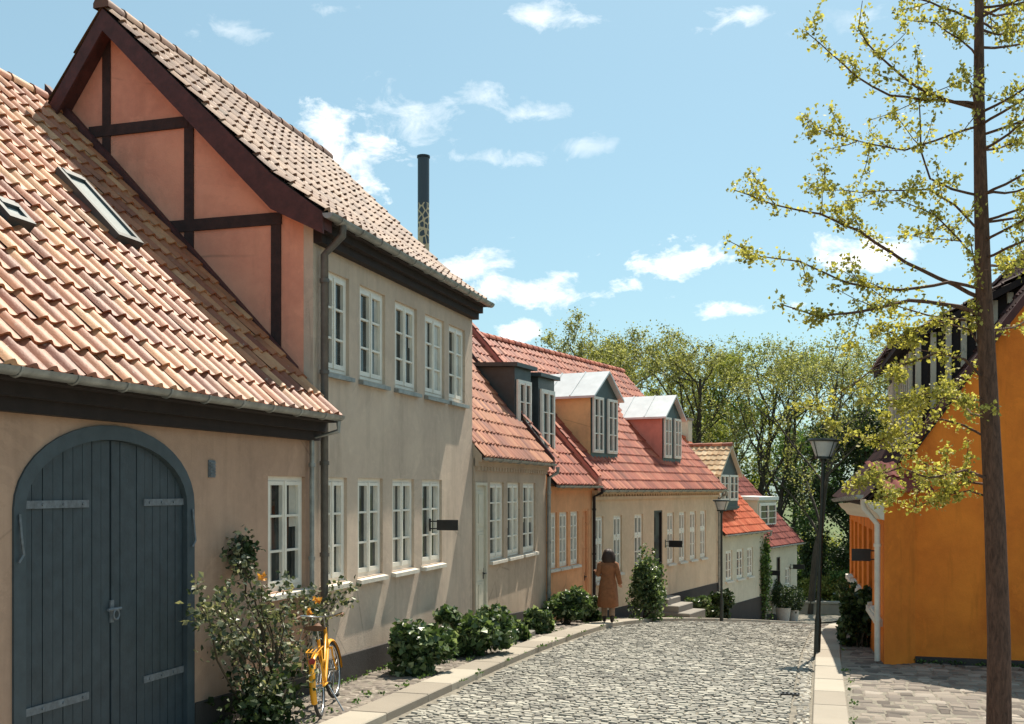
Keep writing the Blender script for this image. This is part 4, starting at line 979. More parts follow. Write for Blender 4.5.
bt = [ # u, t, top v, leaf, leaves, radius, lean, label
 (578, 66, 318, 'leafB', 15000, .2, 'leftmost pale green tree of the park, showing above the long red ridge'),
 (622, 60, 312, 'leafB', 17000, .2, 'park tree with a rounded olive crown above the first metal topped dormer'),
 (668, 63, 318, 'leafA', 16000, .2, 'park tree with a bare fork standing behind the chimney of the cream house'),
 (712, 58, 322, 'leafB', 15000, .22, 'park tree rising behind the straw tiled dormer'),
 (748, 64, 318, 'leafA', 13000, .22, 'slim park tree behind the last two houses'),
 (778, 57, 322, 'leafB', 10000, .16, 'thin leaning park tree above the last dark red roof'),
 (810, 51.5, 318, 'leafB', 8000, .15, 'dark trunked tree at the street end immediately left of the near lamp post'),
 (845, 66, 330, 'leafA', 7000, .2, 'sparse park tree showing sky between its branches right of the near lamp'),
 (884, 60, 322, 'leafB', 7000, .2, 'sparse park tree behind the timber dormer of the orange house'),
]
for k, (u, t, v, lm, nlv, r0, lb) in enumerate(bt):
    x, y = at(u, t); h = ((HV - v) / FPX * t - gz(x, y)) * .97
    tree(x, y, h, 100 + k, lb, lm, int(nlv * (1.25 if u < 700 else .85)), .12, r0 * 1.25, (0 if k == 6 else random.Random(k).uniform(-.07, .07), 0), start=.3, nl=14, spread=.62, clump=.6)
# darker trees and tall shrubs deeper in the park
for k, (u, t, v, lm, nlv, lb) in enumerate([
 (600, 84, 372, 'leafA', 9000, 'dense green tree low behind the long red ridge'), (655, 80, 375, 'leafA', 9000, 'dense green tree deep in the park behind the second dormer'),
 (706, 78, 385, 'leafM', 9000, 'dense green tree deep in the park between two slim trunks'), (752, 76, 400, 'leafA', 9000, 'bright green bushy tree deep in the park behind the last roof'),
 (800, 74, 420, 'leafM', 9000, 'bushy green tree deep in the park behind the near lamp head'), (850, 57, 408, 'leafD', 16000, 'dark ivy clad tree between the near lamp and the orange house'),
 (890, 75, 400, 'leafM', 9000, 'bushy green tree hidden mostly by the orange house')]):
    x, y = at(u, t); h = (HV - v) / FPX * t - gz(x, y)
    tree(x, y, h, 300 + k, lb, lm, int(nlv * (.8 if k != 5 else 1)), .22, .18, start=.06, nl=14, spread=.8, clump=1.3, upb=.35)
def bush(x, y, w, h, n, seed, label, mat, size=.13, d=None, name='shrub', group=None, cat='shrub', zo=0., fan=False, lump=9, droop=0.):
    rng = np.random.default_rng(seed); g = gz(x, y) + zo; r = thing(name, (x, y, g), label, cat, group); d = d or w
    ctr = rng.uniform(-1, 1, (lump, 3)) * np.array([w * .32, d * .32, h * .32]) + np.array([x, y, g + h * .5])
    k = rng.integers(0, lump, n); v = rng.normal(size=(n, 3)); v /= np.linalg.norm(v, axis=1)[:, None]
    c = ctr[k] + v * (.25 + .85 * rng.random((n, 1)) ** .6) * np.array([w, d, h]) * rng.uniform(.10, .34, lump)[k][:, None]; c[:, 2] = np.maximum(c[:, 2], g + .02)
    m = MB(); m.leaves(c, size, rng, fan=fan, droop=droop); m.build('foliage', M[mat], r)
    m = MB()
    for q in range(lump): e = ctr[q]; m.tube([(x + rng.normal() * w * .06, y + rng.normal() * d * .06, g - .03), ((x + e[0]) / 2, (y + e[1]) / 2, g + h * .3), tuple(e)], [.018, .012, .006], 5)
    m.build('stems', M['stem'], r); return r
# park undergrowth
for k, (u, t, w, h, mat, lb) in enumerate([
 (830, 56, 3.2, 1.5, 'leafA', 'bright green shrub behind the low garden wall'), (858, 55, 3., 2.0, 'leafM', 'mid green shrub behind the garden wall near the orange house'),
 (800, 60, 4., 2.6, 'leafM', 'wide shrub left of the dark trunk at the street end'), (842, 62, 4., 3.4, 'leafD', 'dark shrub deep behind the bright shrub at the garden wall'),
 (818, 66, 5., 3.6, 'leafA', 'tall pale shrub seen between the dark trunk and the lamp post'), (812, 57, 2.2, 4.6, 'leafD', 'upright dark shrub against the trunk at the street end')]):
    x, y = at(u, t); bush(x, y, w, h, 5000, 500 + k, lb, mat, .16, group='shrubs at the park edge', lump=14)

# hollyhocks and shrubs along the house fronts
for k, (u, v, t, w, h, n, lb, size) in enumerate([
 (421, 668, 14.9, .85, .72, 3200, 'leafy green clump at the foot of the tall grey house', .095),
 (469, 656, 16.9, 1.15, .82, 4200, 'broad leafy green clump left of the cream panelled door', .095),
 (516, 645, 19.3, .55, .36, 900, 'small low leafy plant beside the brown doorstep', .13),
 (536, 636, 21.0, .6, .5, 1500, 'small leafy plant under the windows right of the cream door', .13),
 (566, 624, 23.9, .85, .75, 2600, 'leafy clump under the apricot house windows', .11),
 (589, 622, 25.2, .65, .62, 1800, 'leafy clump close behind the walking person', .11)]):
    x, y = at(u, t); bush(x, y, w, h, n, 700 + k, lb, 'leafG', size, name='leafy_plant', group='leafy green plants along the house fronts', cat='plant', fan=True, lump=12)
x, y = at(647, 27.9); bush(x, y, .98, 1.7, 4600, 720, 'large round flowering shrub left of the stone steps of the cream house', 'leafG', .10, lump=16)
for k, (u, t, w, h, n, lb) in enumerate([(697, 32.2, .9, .72, 1400, 'trailing green plant right of the stone steps'), (709, 33.2, .8, .6, 1200, 'low green plant between the stone steps and the far lamp'), (720, 33.4, .9, .9, 1300, 'dark green plant around the foot of the far lamp')]):
    x, y = at(u, t); bush(x, y, w, h, n, 730 + k, lb, 'leafG' if k < 2 else 'leafD', .12, name='leafy_plant', group='leafy green plants along the house fronts', cat='plant', fan=True)
x, y = at(763, 42.4); bush(x, y, .7, 3.6, 3200, 740, 'climbing vine on the corner between the last two houses', 'leafM', .11, name='climbing_vine', cat='climbing plant', lump=22)
x, y = at(860, 19.2); bush(x, y, .85, 1.15, 2600, 741, 'dark green bush against the street wall of the orange house', 'leafD', .12, fan=True, lump=12)
x, y = at(852, 22.2); bush(x, y, .6, 1.2, 1600, 742, 'upright green bush further along the orange house wall', 'leafG', .11, lump=12)

# rose bush by the garage
def rose():
    rng = np.random.default_rng(11); x0, y0 = -5.62, 10.05; g = gz(x0, y0)
    r = thing('rose_bush', (x0, y0, g), 'tall loose rose bush with a few yellow blooms between the blue gate and the window', 'rose bush')
    fr = F((-5.65, 8), (-5.65, 13)); stems = MB(); C1 = []; C2 = []
    ends = [(238, 552), (245, 568), (212, 608), (228, 640), (262, 592), (290, 598), (310, 604), (335, 596), (250, 630), (285, 632), (288, 645), (318, 606), (236, 668), (275, 665), (200, 606), (262, 690), (340, 594), (295, 660), (246, 648), (222, 600), (270, 612)]
    for (u, v) in ends:
        o = rng.uniform(-.28, .22); s, t = fr.hit(u, o); z = (HV - v) / FPX * t; e = np.array(fr.pt(s, o, z)); b = np.array([x0 + rng.normal() * .08, y0 + rng.normal() * .08, g - .03])
        mid = b + (e - b) * .5 + np.array([.05, 0, .18]) + rng.normal(size=3) * .06; q = b + (e - b) * .8 + rng.normal(size=3) * .03 + np.array([0, 0, .08])
        stems.tube([b, mid, q, e], [.013, .010, .007, .004], 5, cap=False)
        n = 40
        for (A, B_, k) in ((mid, q, n // 3), (q, e, n)):
            f_ = rng.random((k, 1)); C1.append(A + (B_ - A) * f_ + rng.normal(size=(k, 3)) * np.array([.075, .075, .065]))
        for _ in range(3):
            tw = e + rng.normal(size=3) * .14; stems.tube([q, tw], [.005, .003], 4, cap=False); C1.append(tw + rng.normal(size=(20, 3)) * .055)
        if rng.random() < .5: C2.append(e + rng.normal(size=(1, 3)) * .06)
    cs = np.concatenate(C1); m = MB(); m.leaves(cs, .068, rng, up=.2); m.build('foliage', M['leafR'], r)
    stems.build('stems', M['stem'], r, smooth=60)
    low = np.array([x0, y0 - .12, g + .25]) + rng.normal(size=(900, 3)) * np.array([.16, .2, .17]); low[:, 2] = np.maximum(low[:, 2], g + .02)
    m = MB(); m.leaves(low, .09, rng); m.build('low_foliage', M['leafD'], r)
    for (u, v) in ((262, 577), (309, 612), (318, 600)):
        o = .2; s, t = fr.hit(u, o); c = np.array(fr.pt(s, o, (HV - v) / FPX * t)); m = MB(); m.leaves(c + rng.normal(size=(20, 3)) * .018, .04, rng, fan=True); m.build('bloom', M['bloom'], r)
rose()
# small dark climber on the wall
rng = np.random.default_rng(12)
s_, t_ = f1.hit(238, .05); c = np.array(f1.pt(s_, .12, f1.Z(238, 554, .1)))
r = thing('wreath', tuple(c), 'dark round tangle of leaves hanging on the tan wall left of the window', 'wreath')
m = MB(); m.leaves(c + rng.normal(size=(420, 3)) * np.array([.05, .085, .085]), .07, rng); m.build('leaf_tangle', M['leafD'], r)
m = MB(); m.tube([c + np.array([0, .13 * math.cos(a), .13 * math.sin(a)]) for a in np.linspace(0, 2 * math.pi, 14)], .012, 5); m.build('hoop', M['stem'], r)

# ================================================================ GINKGO IN THE FOREGROUND
def ginkgo():
    T = 9.3; rng = np.random.default_rng(21)
    def P(u, v, dt=0.): x, y = at(u, T + dt); return np.array([x, y, (HV - v) / FPX * (T + dt)])
    bx, by = at(999, T); g = gz(bx, by)
    r = thing('ginkgo_tree', (bx, by, g), 'young street tree with yellow green leaves in the right foreground', 'tree')
    tr = [np.array([bx, by, g - .1]), P(999, 640), P(995, 520), P(990, 420), P(984, 300), P(981, 200), P(979, 100), P(979, 0), P(977, -130), P(975, -260)]
    rad = [.112, .096, .088, .080, .070, .058, .047, .037, .026, .012]
    m = MB(); m.tube(tr, rad, 12, cap=False); m.build('trunk', M['bark'], r, smooth=60)
    tz = [p[2] for p in tr]
    def trunk_at(z): return np.array([np.interp(z, tz, [p[k] for p in tr]) for k in range(3)])
    wood = MB(); C_ = []
    def branch(pts, r0, dens=1., sub=True):
        # smooth path
        pts = [np.array(p, float) for p in pts]; path = []
        for a, b in zip(pts, pts[1:]):
            n = max(2, int(np.linalg.norm(b - a) / .12))
            for k in range(n): path.append(a + (b - a) * k / n + rng.normal(size=3) * .004)
        path.append(pts[-1]); n = len(path); wood.tube(path, [max(.003, .75 * r0 * (1 - .85 * k / n)) for k in range(n)], 5, cap=False)
        L_ = sum(np.linalg.norm(b - a) for a, b in zip(pts, pts[1:]))
        for k, p in enumerate(path):
            f = k / n
            if f < .18 and sub: continue
            q = int(rng.poisson(2.0 * dens * (.5 + f)))
            for _ in range(q):
                c = p + rng.normal(size=3) * .028; C_.append(c + rng.normal(size=(rng.integers(3, 8), 3)) * .026)
            if sub and rng.random() < .42:
                d = path[min(k + 1, n - 1)] - path[max(k - 1, 0)]; d = unit(d + rng.normal(size=3) * .75 + np.array([0, 0, .12])); l = rng.uniform(.15, .55) * (1.15 - .6 * f)
                branch([p, p + d * l * .5, p + d * l + np.array([0, 0, .03])], .007, dens * 1.1, False)
    # limbs seen in the photograph, to the left of the trunk
    for pts, r0, dn in [
        ([(983, 300), (955, 285), (905, 262), (860, 232), (820, 214), (775, 205), (734, 190)], .028, 1.),
        ([(986, 318), (960, 306), (910, 300), (860, 312), (820, 316), (780, 304)], .030, .9),
        ([(984, 290), (950, 282), (900, 290), (850, 284), (800, 262), (760, 256), (727, 240)], .022, 1.1),
        ([(981, 196), (952, 190), (930, 178), (921, 150), (919, 100), (917, 50)], .018, .5),
        ([(980, 108), (945, 100), (915, 86), (890, 66), (868, 45), (858, 28)], .024, .9),
        ([(981, 104), (940, 100), (890, 96), (855, 76), (830, 52), (806, 32)], .022, .9),
        ([(981, 125), (950, 135), (905, 150), (870, 144), (830, 132), (815, 130)], .016, .9),
        ([(980, 22), (955, 12), (930, 2), (900, -6), (895, -20)], .018, 1.1),
        ([(983, 235), (955, 205), (930, 190), (890, 190), (860, 192), (830, 190)], .016, .9),
        ([(985, 270), (960, 240), (935, 215), (900, 200), (870, 205)], .014, .9),
        ([(992, 480), (965, 470), (930, 478), (900, 468), (870, 478), (845, 488)], .020, 1.7),
        ([(991, 440), (965, 425), (935, 418), (905, 436), (880, 440), (850, 436)], .016, 1.6),
        ([(988, 385), (965, 360), (940, 352), (905, 365), (870, 372), (830, 400), (800, 408)], .018, 1.2),
        ([(988, 360), (970, 330), (935, 320), (905, 335), (880, 330)], .014, 1.2),
        ([(994, 500), (970, 490), (945, 496), (915, 506), (890, 500)], .014, 1.6),
        ([(980, 60), (960, 40), (935, 22), (905, 20)], .014, 1.2),
        ([(990, 400), (960, 400), (925, 395), (890, 400), (862, 398)], .014, 1.3)]:
        w = rng.uniform(-.5, .5); n = len(pts)
        branch([P(u, v, w * (k / (n - 1)) * 1.4) for k, (u, v) in enumerate(pts)], r0, dn * 2.3)
    # the rest of the crown, all round the trunk
    for k in range(38):
        z = rng.uniform(-.15, 6.3); b = trunk_at(z); a = rng.uniform(-1.1, 1.1) * 1.35 + (0.28); d = np.array([math.cos(a), math.sin(a), 0]) ; l = rng.uniform(1.1, 1.9) * (1.15 - .1 * max(z, 0))
        if k % 4 == 0: d = np.array([math.cos(a + 1.5), math.sin(a + 1.5), 0]); l *= .7
        if k % 7 == 0: d = np.array([-.25, -1, 0]); l *= .55
        branch([b, b + d * l * .35 + np.array([0, 0, .05 * l]), b + d * l * .7 + np.array([0, 0, .18 * l]), b + d * l + np.array([0, 0, .3 * l])], .018, 1.7)
    wood.build('branches', M['bark'], r, smooth=60)
    c = np.concatenate(C_); m = MB(); m.leaves(c, .030, rng, up=.1, fan=True); m.build('crown', M['ginkgo'], r); print('ginkgo leaves', len(c))
ginkgo()

# small weeds in the joints along the house fronts and the kerbs
def weeds():
    rng = np.random.default_rng(55); C_ = []
    for k in range(230):
        y = rng.uniform(9, 33); w = rng.random()
        if w < .5: x = (X0 + .04 if y < 23.5 else KL(y) - 1.5) + abs(rng.normal()) * .05
        elif w < .75: x = KL(y) - .5 - abs(rng.normal()) * .12
        elif w < .88: x = KL(y) + .03
        else: x = KR(y) + .42 + abs(rng.normal()) * .05
        n = rng.integers(4, 16); C_.append(np.array([x, y, gz(x, y) + .015]) + rng.normal(size=(n, 3)) * np.array([.03, .05, .012]) + np.array([0, 0, .02]))
    for k in range(60):     # by the orange gable
        x = rng.uniform(1.5, 6); y = 17.74 - abs(rng.normal()) * .04; C_.append(np.array([x, y, gz(x, y) + .02]) + rng.normal(size=(10, 3)) * np.array([.05, .02, .015]))
    c = np.concatenate(C_); m = MB(); m.leaves(c, .045, rng, up=.1); tag(m.build('weeds', M['leafM']), kind='stuff')
weeds()
# ================================================================ BICYCLE
def bicycle():
    A = np.array([-5.20, 10.42]); B_ = np.array([-5.52, 11.42])   # rear hub ground point, front
    d = unit(np.append(B_ - A, 0)); side = np.array([d[1], -d[0], 0]); g = gz(*A) + .02; lean = -.10
    up = unit(np.array([0, 0, 1]) + side * lean)
    r = thing('bicycle', (A[0], A[1], g), 'yellow bicycle leaning by the tan wall behind the rose bush', 'bicycle')
    o = np.array([A[0], A[1], g])
    def P(a, h, s=0.): return o + d * a + up * h + side * s
    Rw = .335; wb = 1.05
    def ring(c, R_, tr, mb, ax1, ax2, n=28, m=6):
        mb.tube([c + (ax1 * math.cos(w) + ax2 * math.sin(w)) * R_ for w in np.linspace(0, 2 * math.pi, n + 1)], tr, m, cap=False)
    hd = unit(d * math.cos(.12) + side * math.sin(.12))     # front wheel turned a little
    for c, ax in ((P(0, Rw), d), (P(wb, Rw), hd)):
        w_ = MB(); ring(c, Rw - .018, .019, w_, ax, up); wh = w_.build('wheel', M['rubber'], r, smooth=60)
        m = MB(); ring(c, Rw - .042, .010, m, ax, up); m.build('rim', M['chrome'], wh, smooth=60)
        m = MB(); sd = np.cross(ax, up)
        for k in range(18):
            w = 2 * math.pi * k / 18; m.tube([c + sd * .02 * (1 if k % 2 else -1), c + (ax * math.cos(w) + up * math.sin(w)) * (Rw - .045)], .0018, 3, cap=False)
        m.tube([c - sd * .05, c + sd * .05], .022, 8); m.build('spokes', M['chrome'], wh)
    def fender(c, ax, a0, a1):
        m = MB(); sd = np.cross(ax, up); V = []; Fc = []; n = 18
        for k in range(n + 1):
            w = a0 + (a1 - a0) * k / n; e = ax * math.cos(w) + up * math.sin(w)
            for (q, rr) in ((-.034, Rw + .008), (-.02, Rw + .026), (0, Rw + .032), (.02, Rw + .026), (.034, Rw + .008)): V.append(c + e * rr + sd * q)
        for k in range(n):
            for q in range(4): Fc.append((k * 5 + q, k * 5 + q + 1, k * 5 + q + 6, k * 5 + q + 5))
        m.add(V, Fc, .5); return m.build('mudguard', M['bike'], r, smooth=60)
    fender(P(0, Rw), d, math.pi * 1.12, math.pi * .12); fender(P(wb, Rw), hd, math.pi * .93, -.1)
    bb = P(.46, .29); seat_t = P(.30, .80); ht = P(.83, .86); hb = P(.88, .62); rh = P(0, Rw); fh = P(wb, Rw)
    m = MB(); m.tube([bb, seat_t], .019, 8); m.tube([ht, hb], .021, 8); m.tube([hb, bb], .021, 8); m.tube([P(.84, .80), P(.55, .52), P(.36, .56)], .018, 8)
    for s in (-.055, .055):
        m.tube([bb + side * s * .5, rh + side * s], .011, 6); m.tube([P(.335, .68) + side * s * .3, rh + side * s], .010, 6)
    m.build('frame', M['bike'], r, smooth=60)
    m = MB(); sd = np.cross(hd, up)
    for s in (-.05, .05): m.tube([hb + sd * s, hb + sd * s - up * .08, fh + sd * s], .012, 6)
    m.tube([hb + sd * .06, hb - sd * .06], .014, 6); m.build('fork', M['bike'], r, smooth=60)
    m = MB(); m.tube([ht, ht + up * .13 - d * .02], .014, 6); hp = ht + up * .13 - d * .02
    pts = [hp - hd * .20 - sd * .27 + up * .02, hp - hd * .04 - sd * .25 + up * .04, hp + hd * .06 - sd * .1, hp + hd * .06 + sd * .1, hp - hd * .04 + sd * .25 + up * .04, hp - hd * .20 + sd * .27 + up * .02]
    m.tube(pts, .011, 6); hbm = m.build('handlebar', M['chrome'], r, smooth=60)
    for e, f_ in ((pts[0], pts[1]), (pts[-1], pts[-2])):
        m = MB(); m.tube([e, e + (f_ - e) * .65], .016, 8); m.build('grip', M['grip'], hbm, smooth=60)
    m = MB(); m.tube([seat_t, P(.28, .92)], .013, 6); m.build('seat_post', M['chrome'], r)
    V = []; Fc = []; n = 8
    for k in range(n + 1):
        a = k / n; w = .11 * (1 - a) ** .8 + .022; c0 = P(.13 + .27 * a, .95 - .02 * math.sin(a * 3))
        for q in range(8): th = 2 * math.pi * q / 8; V.append(c0 + side * w * math.cos(th) + up * .03 * math.sin(th))
    for k in range(n):
        for q in range(8): Fc.append((k * 8 + q, k * 8 + (q + 1) % 8, k * 8 + 8 + (q + 1) % 8, k * 8 + 8 + q))
    Fc += [tuple(range(8)), tuple(range(n * 8 + 7, n * 8 - 1, -1))]
    m = MB(); m.add(V, Fc, .5); m.build('saddle', M['grip'], r, smooth=60)
    # carrier
    m = MB()
    for s in (-.06, -.02, .02, .06): m.tube([P(.22, .74, s), P(-.20, .73, s)], .006, 5)
    m.tube([P(-.20, .73, -.06), P(-.20, .73, .06)], .006, 5)
    for s in (-.062, .062): m.tube([P(-.12, .73, s), rh + side * s * 1.1], .005, 5); m.tube([P(.05, .73, s), rh + side * s * 1.1], .005, 5)
    m.build('carrier', M['bike'], r)
    m = MB(); m.tube([P(-.205, .64), P(-.235, .64)], .035, 12); m.build('tail_light', M['redlens'], r)
    cr = MB(); cr.tube([bb - side * .07, bb + side * .07], .016, 8)
    for sg in (-1, 1): cr.tube([bb + side * .07 * sg, bb + side * .07 * sg + (d * .06 - up * .15) * sg], .009, 6); e = bb + side * .07 * sg + (d * .06 - up * .15) * sg; cr.tube([e - d * .04 + side * .05 * sg, e + d * .04 + side * .05 * sg], .018, 6)
    cr.build('crank', M['black'], r)
    m = MB(); m.tube([P(.42, .27, .04), P(.30, .0, .20)], .009, 6); m.build('kickstand', M['chrome'], r)
bicycle()

# ================================================================ PERSON
def skin_mesh(name, verts, edges, radii, mat, parent, root=0, sub=2, off=Vector((0, 0, 0))):
    me = bpy.data.meshes.new(name); me.from_pydata([tuple(v) for v in verts], edges, []); me.materials.append(mat)
    o = bpy.data.objects.new(name, me); col.objects.link(o); o.parent = parent
    md = o.modifiers.new('skin', 'SKIN'); md.use_smooth_shade = True
    for i, rr in enumerate(radii):
        sv = me.skin_vertices[0].data[i]; sv.radius = rr if hasattr(rr, '__len__') else (rr, rr); sv.use_root = (i == root)
    s = o.modifiers.new('sub', 'SUBSURF'); s.levels = sub; s.render_levels = sub
    bpy.context.view_layer.update(); dg = bpy.context.evaluated_depsgraph_get()
    me2 = bpy.data.meshes.new_from_object(o.evaluated_get(dg)); o.modifiers.clear(); o.data = me2; me2.name = name
    if not me2.materials: me2.materials.append(mat)
    me2.polygons.foreach_set('use_smooth', [True] * len(me2.polygons)); ORG[o.name] = off
    return o
def person():
    x, y = at(608, 24.6); g = gz(x, y) + .025
    r = thing('person', (x, y, g), 'person in a rust brown coat walking away along the kerb with arms held out', 'person')
    # body local: X right, Y forward (away), Z up ; height 1.68
    j = {}; V = []; E = []; Rr = []
    def v(n, p, rad, par=None):
        j[n] = len(V); V.append(p); Rr.append(rad)
        if par is not None: E.append((j[par], j[n]))
    v('pelvis', (0, 0, .92), (.13, .105)); v('waist', (0, 0, 1.08), (.11, .09), 'pelvis'); v('chest', (0, -.01, 1.27), (.135, .10), 'waist'); v('neckb', (0, -.01, 1.40), (.07, .065), 'chest')
    v('neck', (.0, 0, 1.46), (.048, .048), 'neckb'); v('head1', (.01, .02, 1.54), (.070, .078), 'neck'); v('head2', (.01, .02, 1.62), (.072, .085), 'head1'); v('nose', (.01, .115, 1.56), (.014, .014), 'head1')
    # left arm bent, hand raised to the side ; right arm hanging away from the body
    for sg, el, wr, nm in ((-1, (-.23, -.03, 1.11), (-.26, .17, 1.17), 'l'), (1, (.235, -.05, 1.10), (.285, .07, .89), 'r')):
        v('sh' + nm, (.17 * sg, -.01, 1.36), (.052, .052), 'neckb'); v('el' + nm, el, (.036, .036), 'sh' + nm); v('wr' + nm, wr, (.022, .026), 'el' + nm)
        dv = unit(np.array(wr) - np.array(el)); pm = np.array(wr) + dv * .055; v('pa' + nm, tuple(pm), (.016, .032), 'wr' + nm)
    # legs mid-stride
    for sg, kn, an, toe, nm in ((-1, (-.085, .10, .50), (-.08, .02, .10), (-.085, .15, .03), 'l'), (1, (.09, .02, .49), (.085, -.16, .12), (.09, -.05, .03), 'r')):
        v('hip' + nm, (.085 * sg, 0, .84), (.085, .085), 'pelvis'); v('kn' + nm, kn, (.055, .055), 'hip' + nm); v('an' + nm, an, (.036, .036), 'kn' + nm); v('toe' + nm, toe, (.034, .024), 'an' + nm)
    th = R(-14)     # heading along the street, a little towards it
    def W(p): return np.array([p[0] * math.cos(th) + p[1] * math.sin(th), -p[0] * math.sin(th) + p[1] * math.cos(th), p[2]])
    skin_mesh('body', [W(p) for p in V], E, Rr, M['skin'], r, 0)
    # fingers
    for nm, el in (('l', 'ell'), ('r', 'elr')):
        wr = np.array(V[j['wr' + nm]]); pa = np.array(V[j['pa' + nm]]); dv = unit(pa - wr); sd = unit(np.cross(dv, [0, 0, 1] if abs(dv[2]) < .9 else [1, 0, 0])); nn = np.cross(dv, sd)
        fv = []; fe = []; fr_ = []
        for k, (q, l) in enumerate(((-.028, .060), (-.010, .072), (.010, .068), (.027, .052))):
            n = len(fv); b = pa + sd * q
            fv += [b - dv * .02, b + dv * l * .5, b + dv * l + nn * .018 * (1 if nm == 'l' else -1)]; fe += [(n, n + 1), (n + 1, n + 2)]; fr_ += [.010, .008, .007]
        n = len(fv); fv += [wr + dv * .02, wr + dv * .04 - sd * .045, wr + dv * .07 - sd * .055]; fe += [(n, n + 1), (n + 1, n + 2)]; fr_ += [.012, .010, .008]
        fv = [W(p) for p in fv]
        for k in range(5):
            pass
        m = MB()
        for a in range(0, len(fv), 3): m.tube(fv[a:a + 3], fr_[a:a + 3], 6)
        m.build('fingers', M['skin'], r, smooth=60) if False else None
        hnd = MB()
        for a in range(0, len(fv), 3): hnd.tube([p + np.array([x, y, g]) for p in fv[a:a + 3]], fr_[a:a + 3], 6)
        hnd.build('hand', M['skin'], r, smooth=60)
    # coat: lofted knee length body with sleeves and collar
    def loft(rings, n=20, wob=0.):
        m = MB(); Vv = []; Fc = []
        for i, (cx, cy, z, rx, ry) in enumerate(rings):
            for k in range(n):
                a = 2 * math.pi * k / n; w = 1 + wob * (1 - z / 1.4) * math.sin(a * 5 + i * .3)
                Vv.append(W((cx + rx * math.cos(a) * w, cy + ry * math.sin(a) * w, z)) + np.array([x, y, g]))
        for i in range(len(rings) - 1):
            for k in range(n): Fc.append((i * n + k, i * n + (k + 1) % n, (i + 1) * n + (k + 1) % n, (i + 1) * n + k))
        m.add(Vv, Fc, .5); return m
    m = loft([(0, .02, .35, .20, .175), (0, .02, .37, .245, .21), (0, .01, .58, .235, .20), (0, 0, .78, .215, .18), (0, 0, .92, .198, .160), (0, 0, 1.05, .168, .13), (0, 0, 1.12, .162, .128), (0, -.01, 1.24, .19, .142), (0, -.01, 1.33, .205, .13), (0, -.01, 1.40, .145, .10), (0, -.005, 1.435, .085, .08), (0, 0, 1.48, .075, .075)], 24, .07)
    for sg, nm in ((-1, 'l'), (1, 'r')):
        a, b, c = np.array(V[j['sh' + nm]]), np.array(V[j['el' + nm]]), np.array(V[j['wr' + nm]])
        pts = [a + np.array([-.04 * sg, 0, .0]), a + np.array([.01 * sg, 0, -.02]), a + (b - a) * .5, b, b + (c - b) * .6, c - (c - b) * .06]
        m.tube([W(p) + np.array([x, y, g]) for p in pts], [.065, .076, .068, .062, .055, .056], 12)
    m.build('coat', M['coat'], r, smooth=70)
    m = loft([(0, 0, 1.06, .176, .140), (0, 0, 1.10, .174, .138)], 24); m.build('belt', M['coat'], r, smooth=70)
    # hair to the shoulders
    rings = [(.01, -.01, 1.37, .09, .06), (.01, -.03, 1.40, .145, .09), (.01, -.02, 1.47, .165, .115), (.01, -.005, 1.55, .15, .13), (.01, .0, 1.63, .125, .12), (.01, .0, 1.685, .08, .085), (.01, 0, 1.705, .02, .025)]
    m = loft(rings, 18, .0); V2 = m.v
    m.v = [tuple(np.array(p) + np.array([rnd.uniform(-.013, .013) for _ in range(3)])) for p in m.v]; hr = m.build('hair', M['hair'], r, smooth=70)
    for sg, nm in ((-1, 'l'), (1, 'r')):
        kn, an, toe = (np.array(V[j[q + nm]]) for q in ('kn', 'an', 'toe')); hip = np.array(V[j['hip' + nm]])
        m = MB(); m.tube([W(p) + np.array([x, y, g]) for p in (hip + (kn - hip) * .3, kn, kn + (an - kn) * .6, an + (kn - an) * .10)], [.095, .075, .068, .066], 12); m.build('trouser_leg', M['trouser'], r, smooth=70)
        m = MB(); m.tube([W(p) + np.array([x, y, g]) for p in (an + (kn - an) * .14, an, an + (toe - an) * .35 - np.array([0, 0, .035]), toe + np.array([0, .03, -.005]))], [.048, .048, .045, .030], 10); m.build('boot', M['boot'], r, smooth=70)
person()

# ================================================================ SKY, SUN, CAMERA
el, az = R(59.5), R(10.8)
sc = bpy.context.scene
wd = bpy.data.worlds.new('World'); sc.world = wd; wd.use_nodes = True; nt = wd.node_tree; bg = nt.nodes['Background']
sky = N(nt, 'ShaderNodeTexSky', sky_type='NISHITA', sun_disc=False, sun_elevation=el, sun_rotation=az, air_density=1.0, dust_density=1.2, ozone_density=1.3, altitude=50)
def MT(op, a, b=None, c=None, clamp=False):
    n = N(nt, 'ShaderNodeMath', operation=op, use_clamp=clamp)
    for i, x in enumerate((a, b, c)):
        if x is None: continue
        if hasattr(x, 'is_linked'): L(nt, x, n.inputs[i])
        else: n.inputs[i].default_value = x
    return n.outputs[0]
tc = N(nt, 'ShaderNodeTexCoord'); sx = N(nt, 'ShaderNodeSeparateXYZ'); L(nt, tc.outputs['Generated'], sx.inputs[0])
X_, Y_, Z_ = sx.outputs
A_ = MT('ARCTAN2', X_, Y_); E_ = MT('ARCSINE', Z_)
cv = N(nt, 'ShaderNodeCombineXYZ'); L(nt, A_, cv.inputs[0]); L(nt, MT('MULTIPLY', E_, 1.6), cv.inputs[1])
nz1 = noise(nt, 9, 9, .62, cv.outputs[0], .3); nz2 = noise(nt, 26, 7, .65, cv.outputs[0], .4)
def dirof(u, v):
    q = (u - CU) / FPX; dx, dy, dz = -ST + q * CT, CT + q * ST, (HV - v) / FPX; l = math.sqrt(dx * dx + dy * dy + dz * dz); return math.atan2(dx, dy), math.asin(dz / l)
tot = None
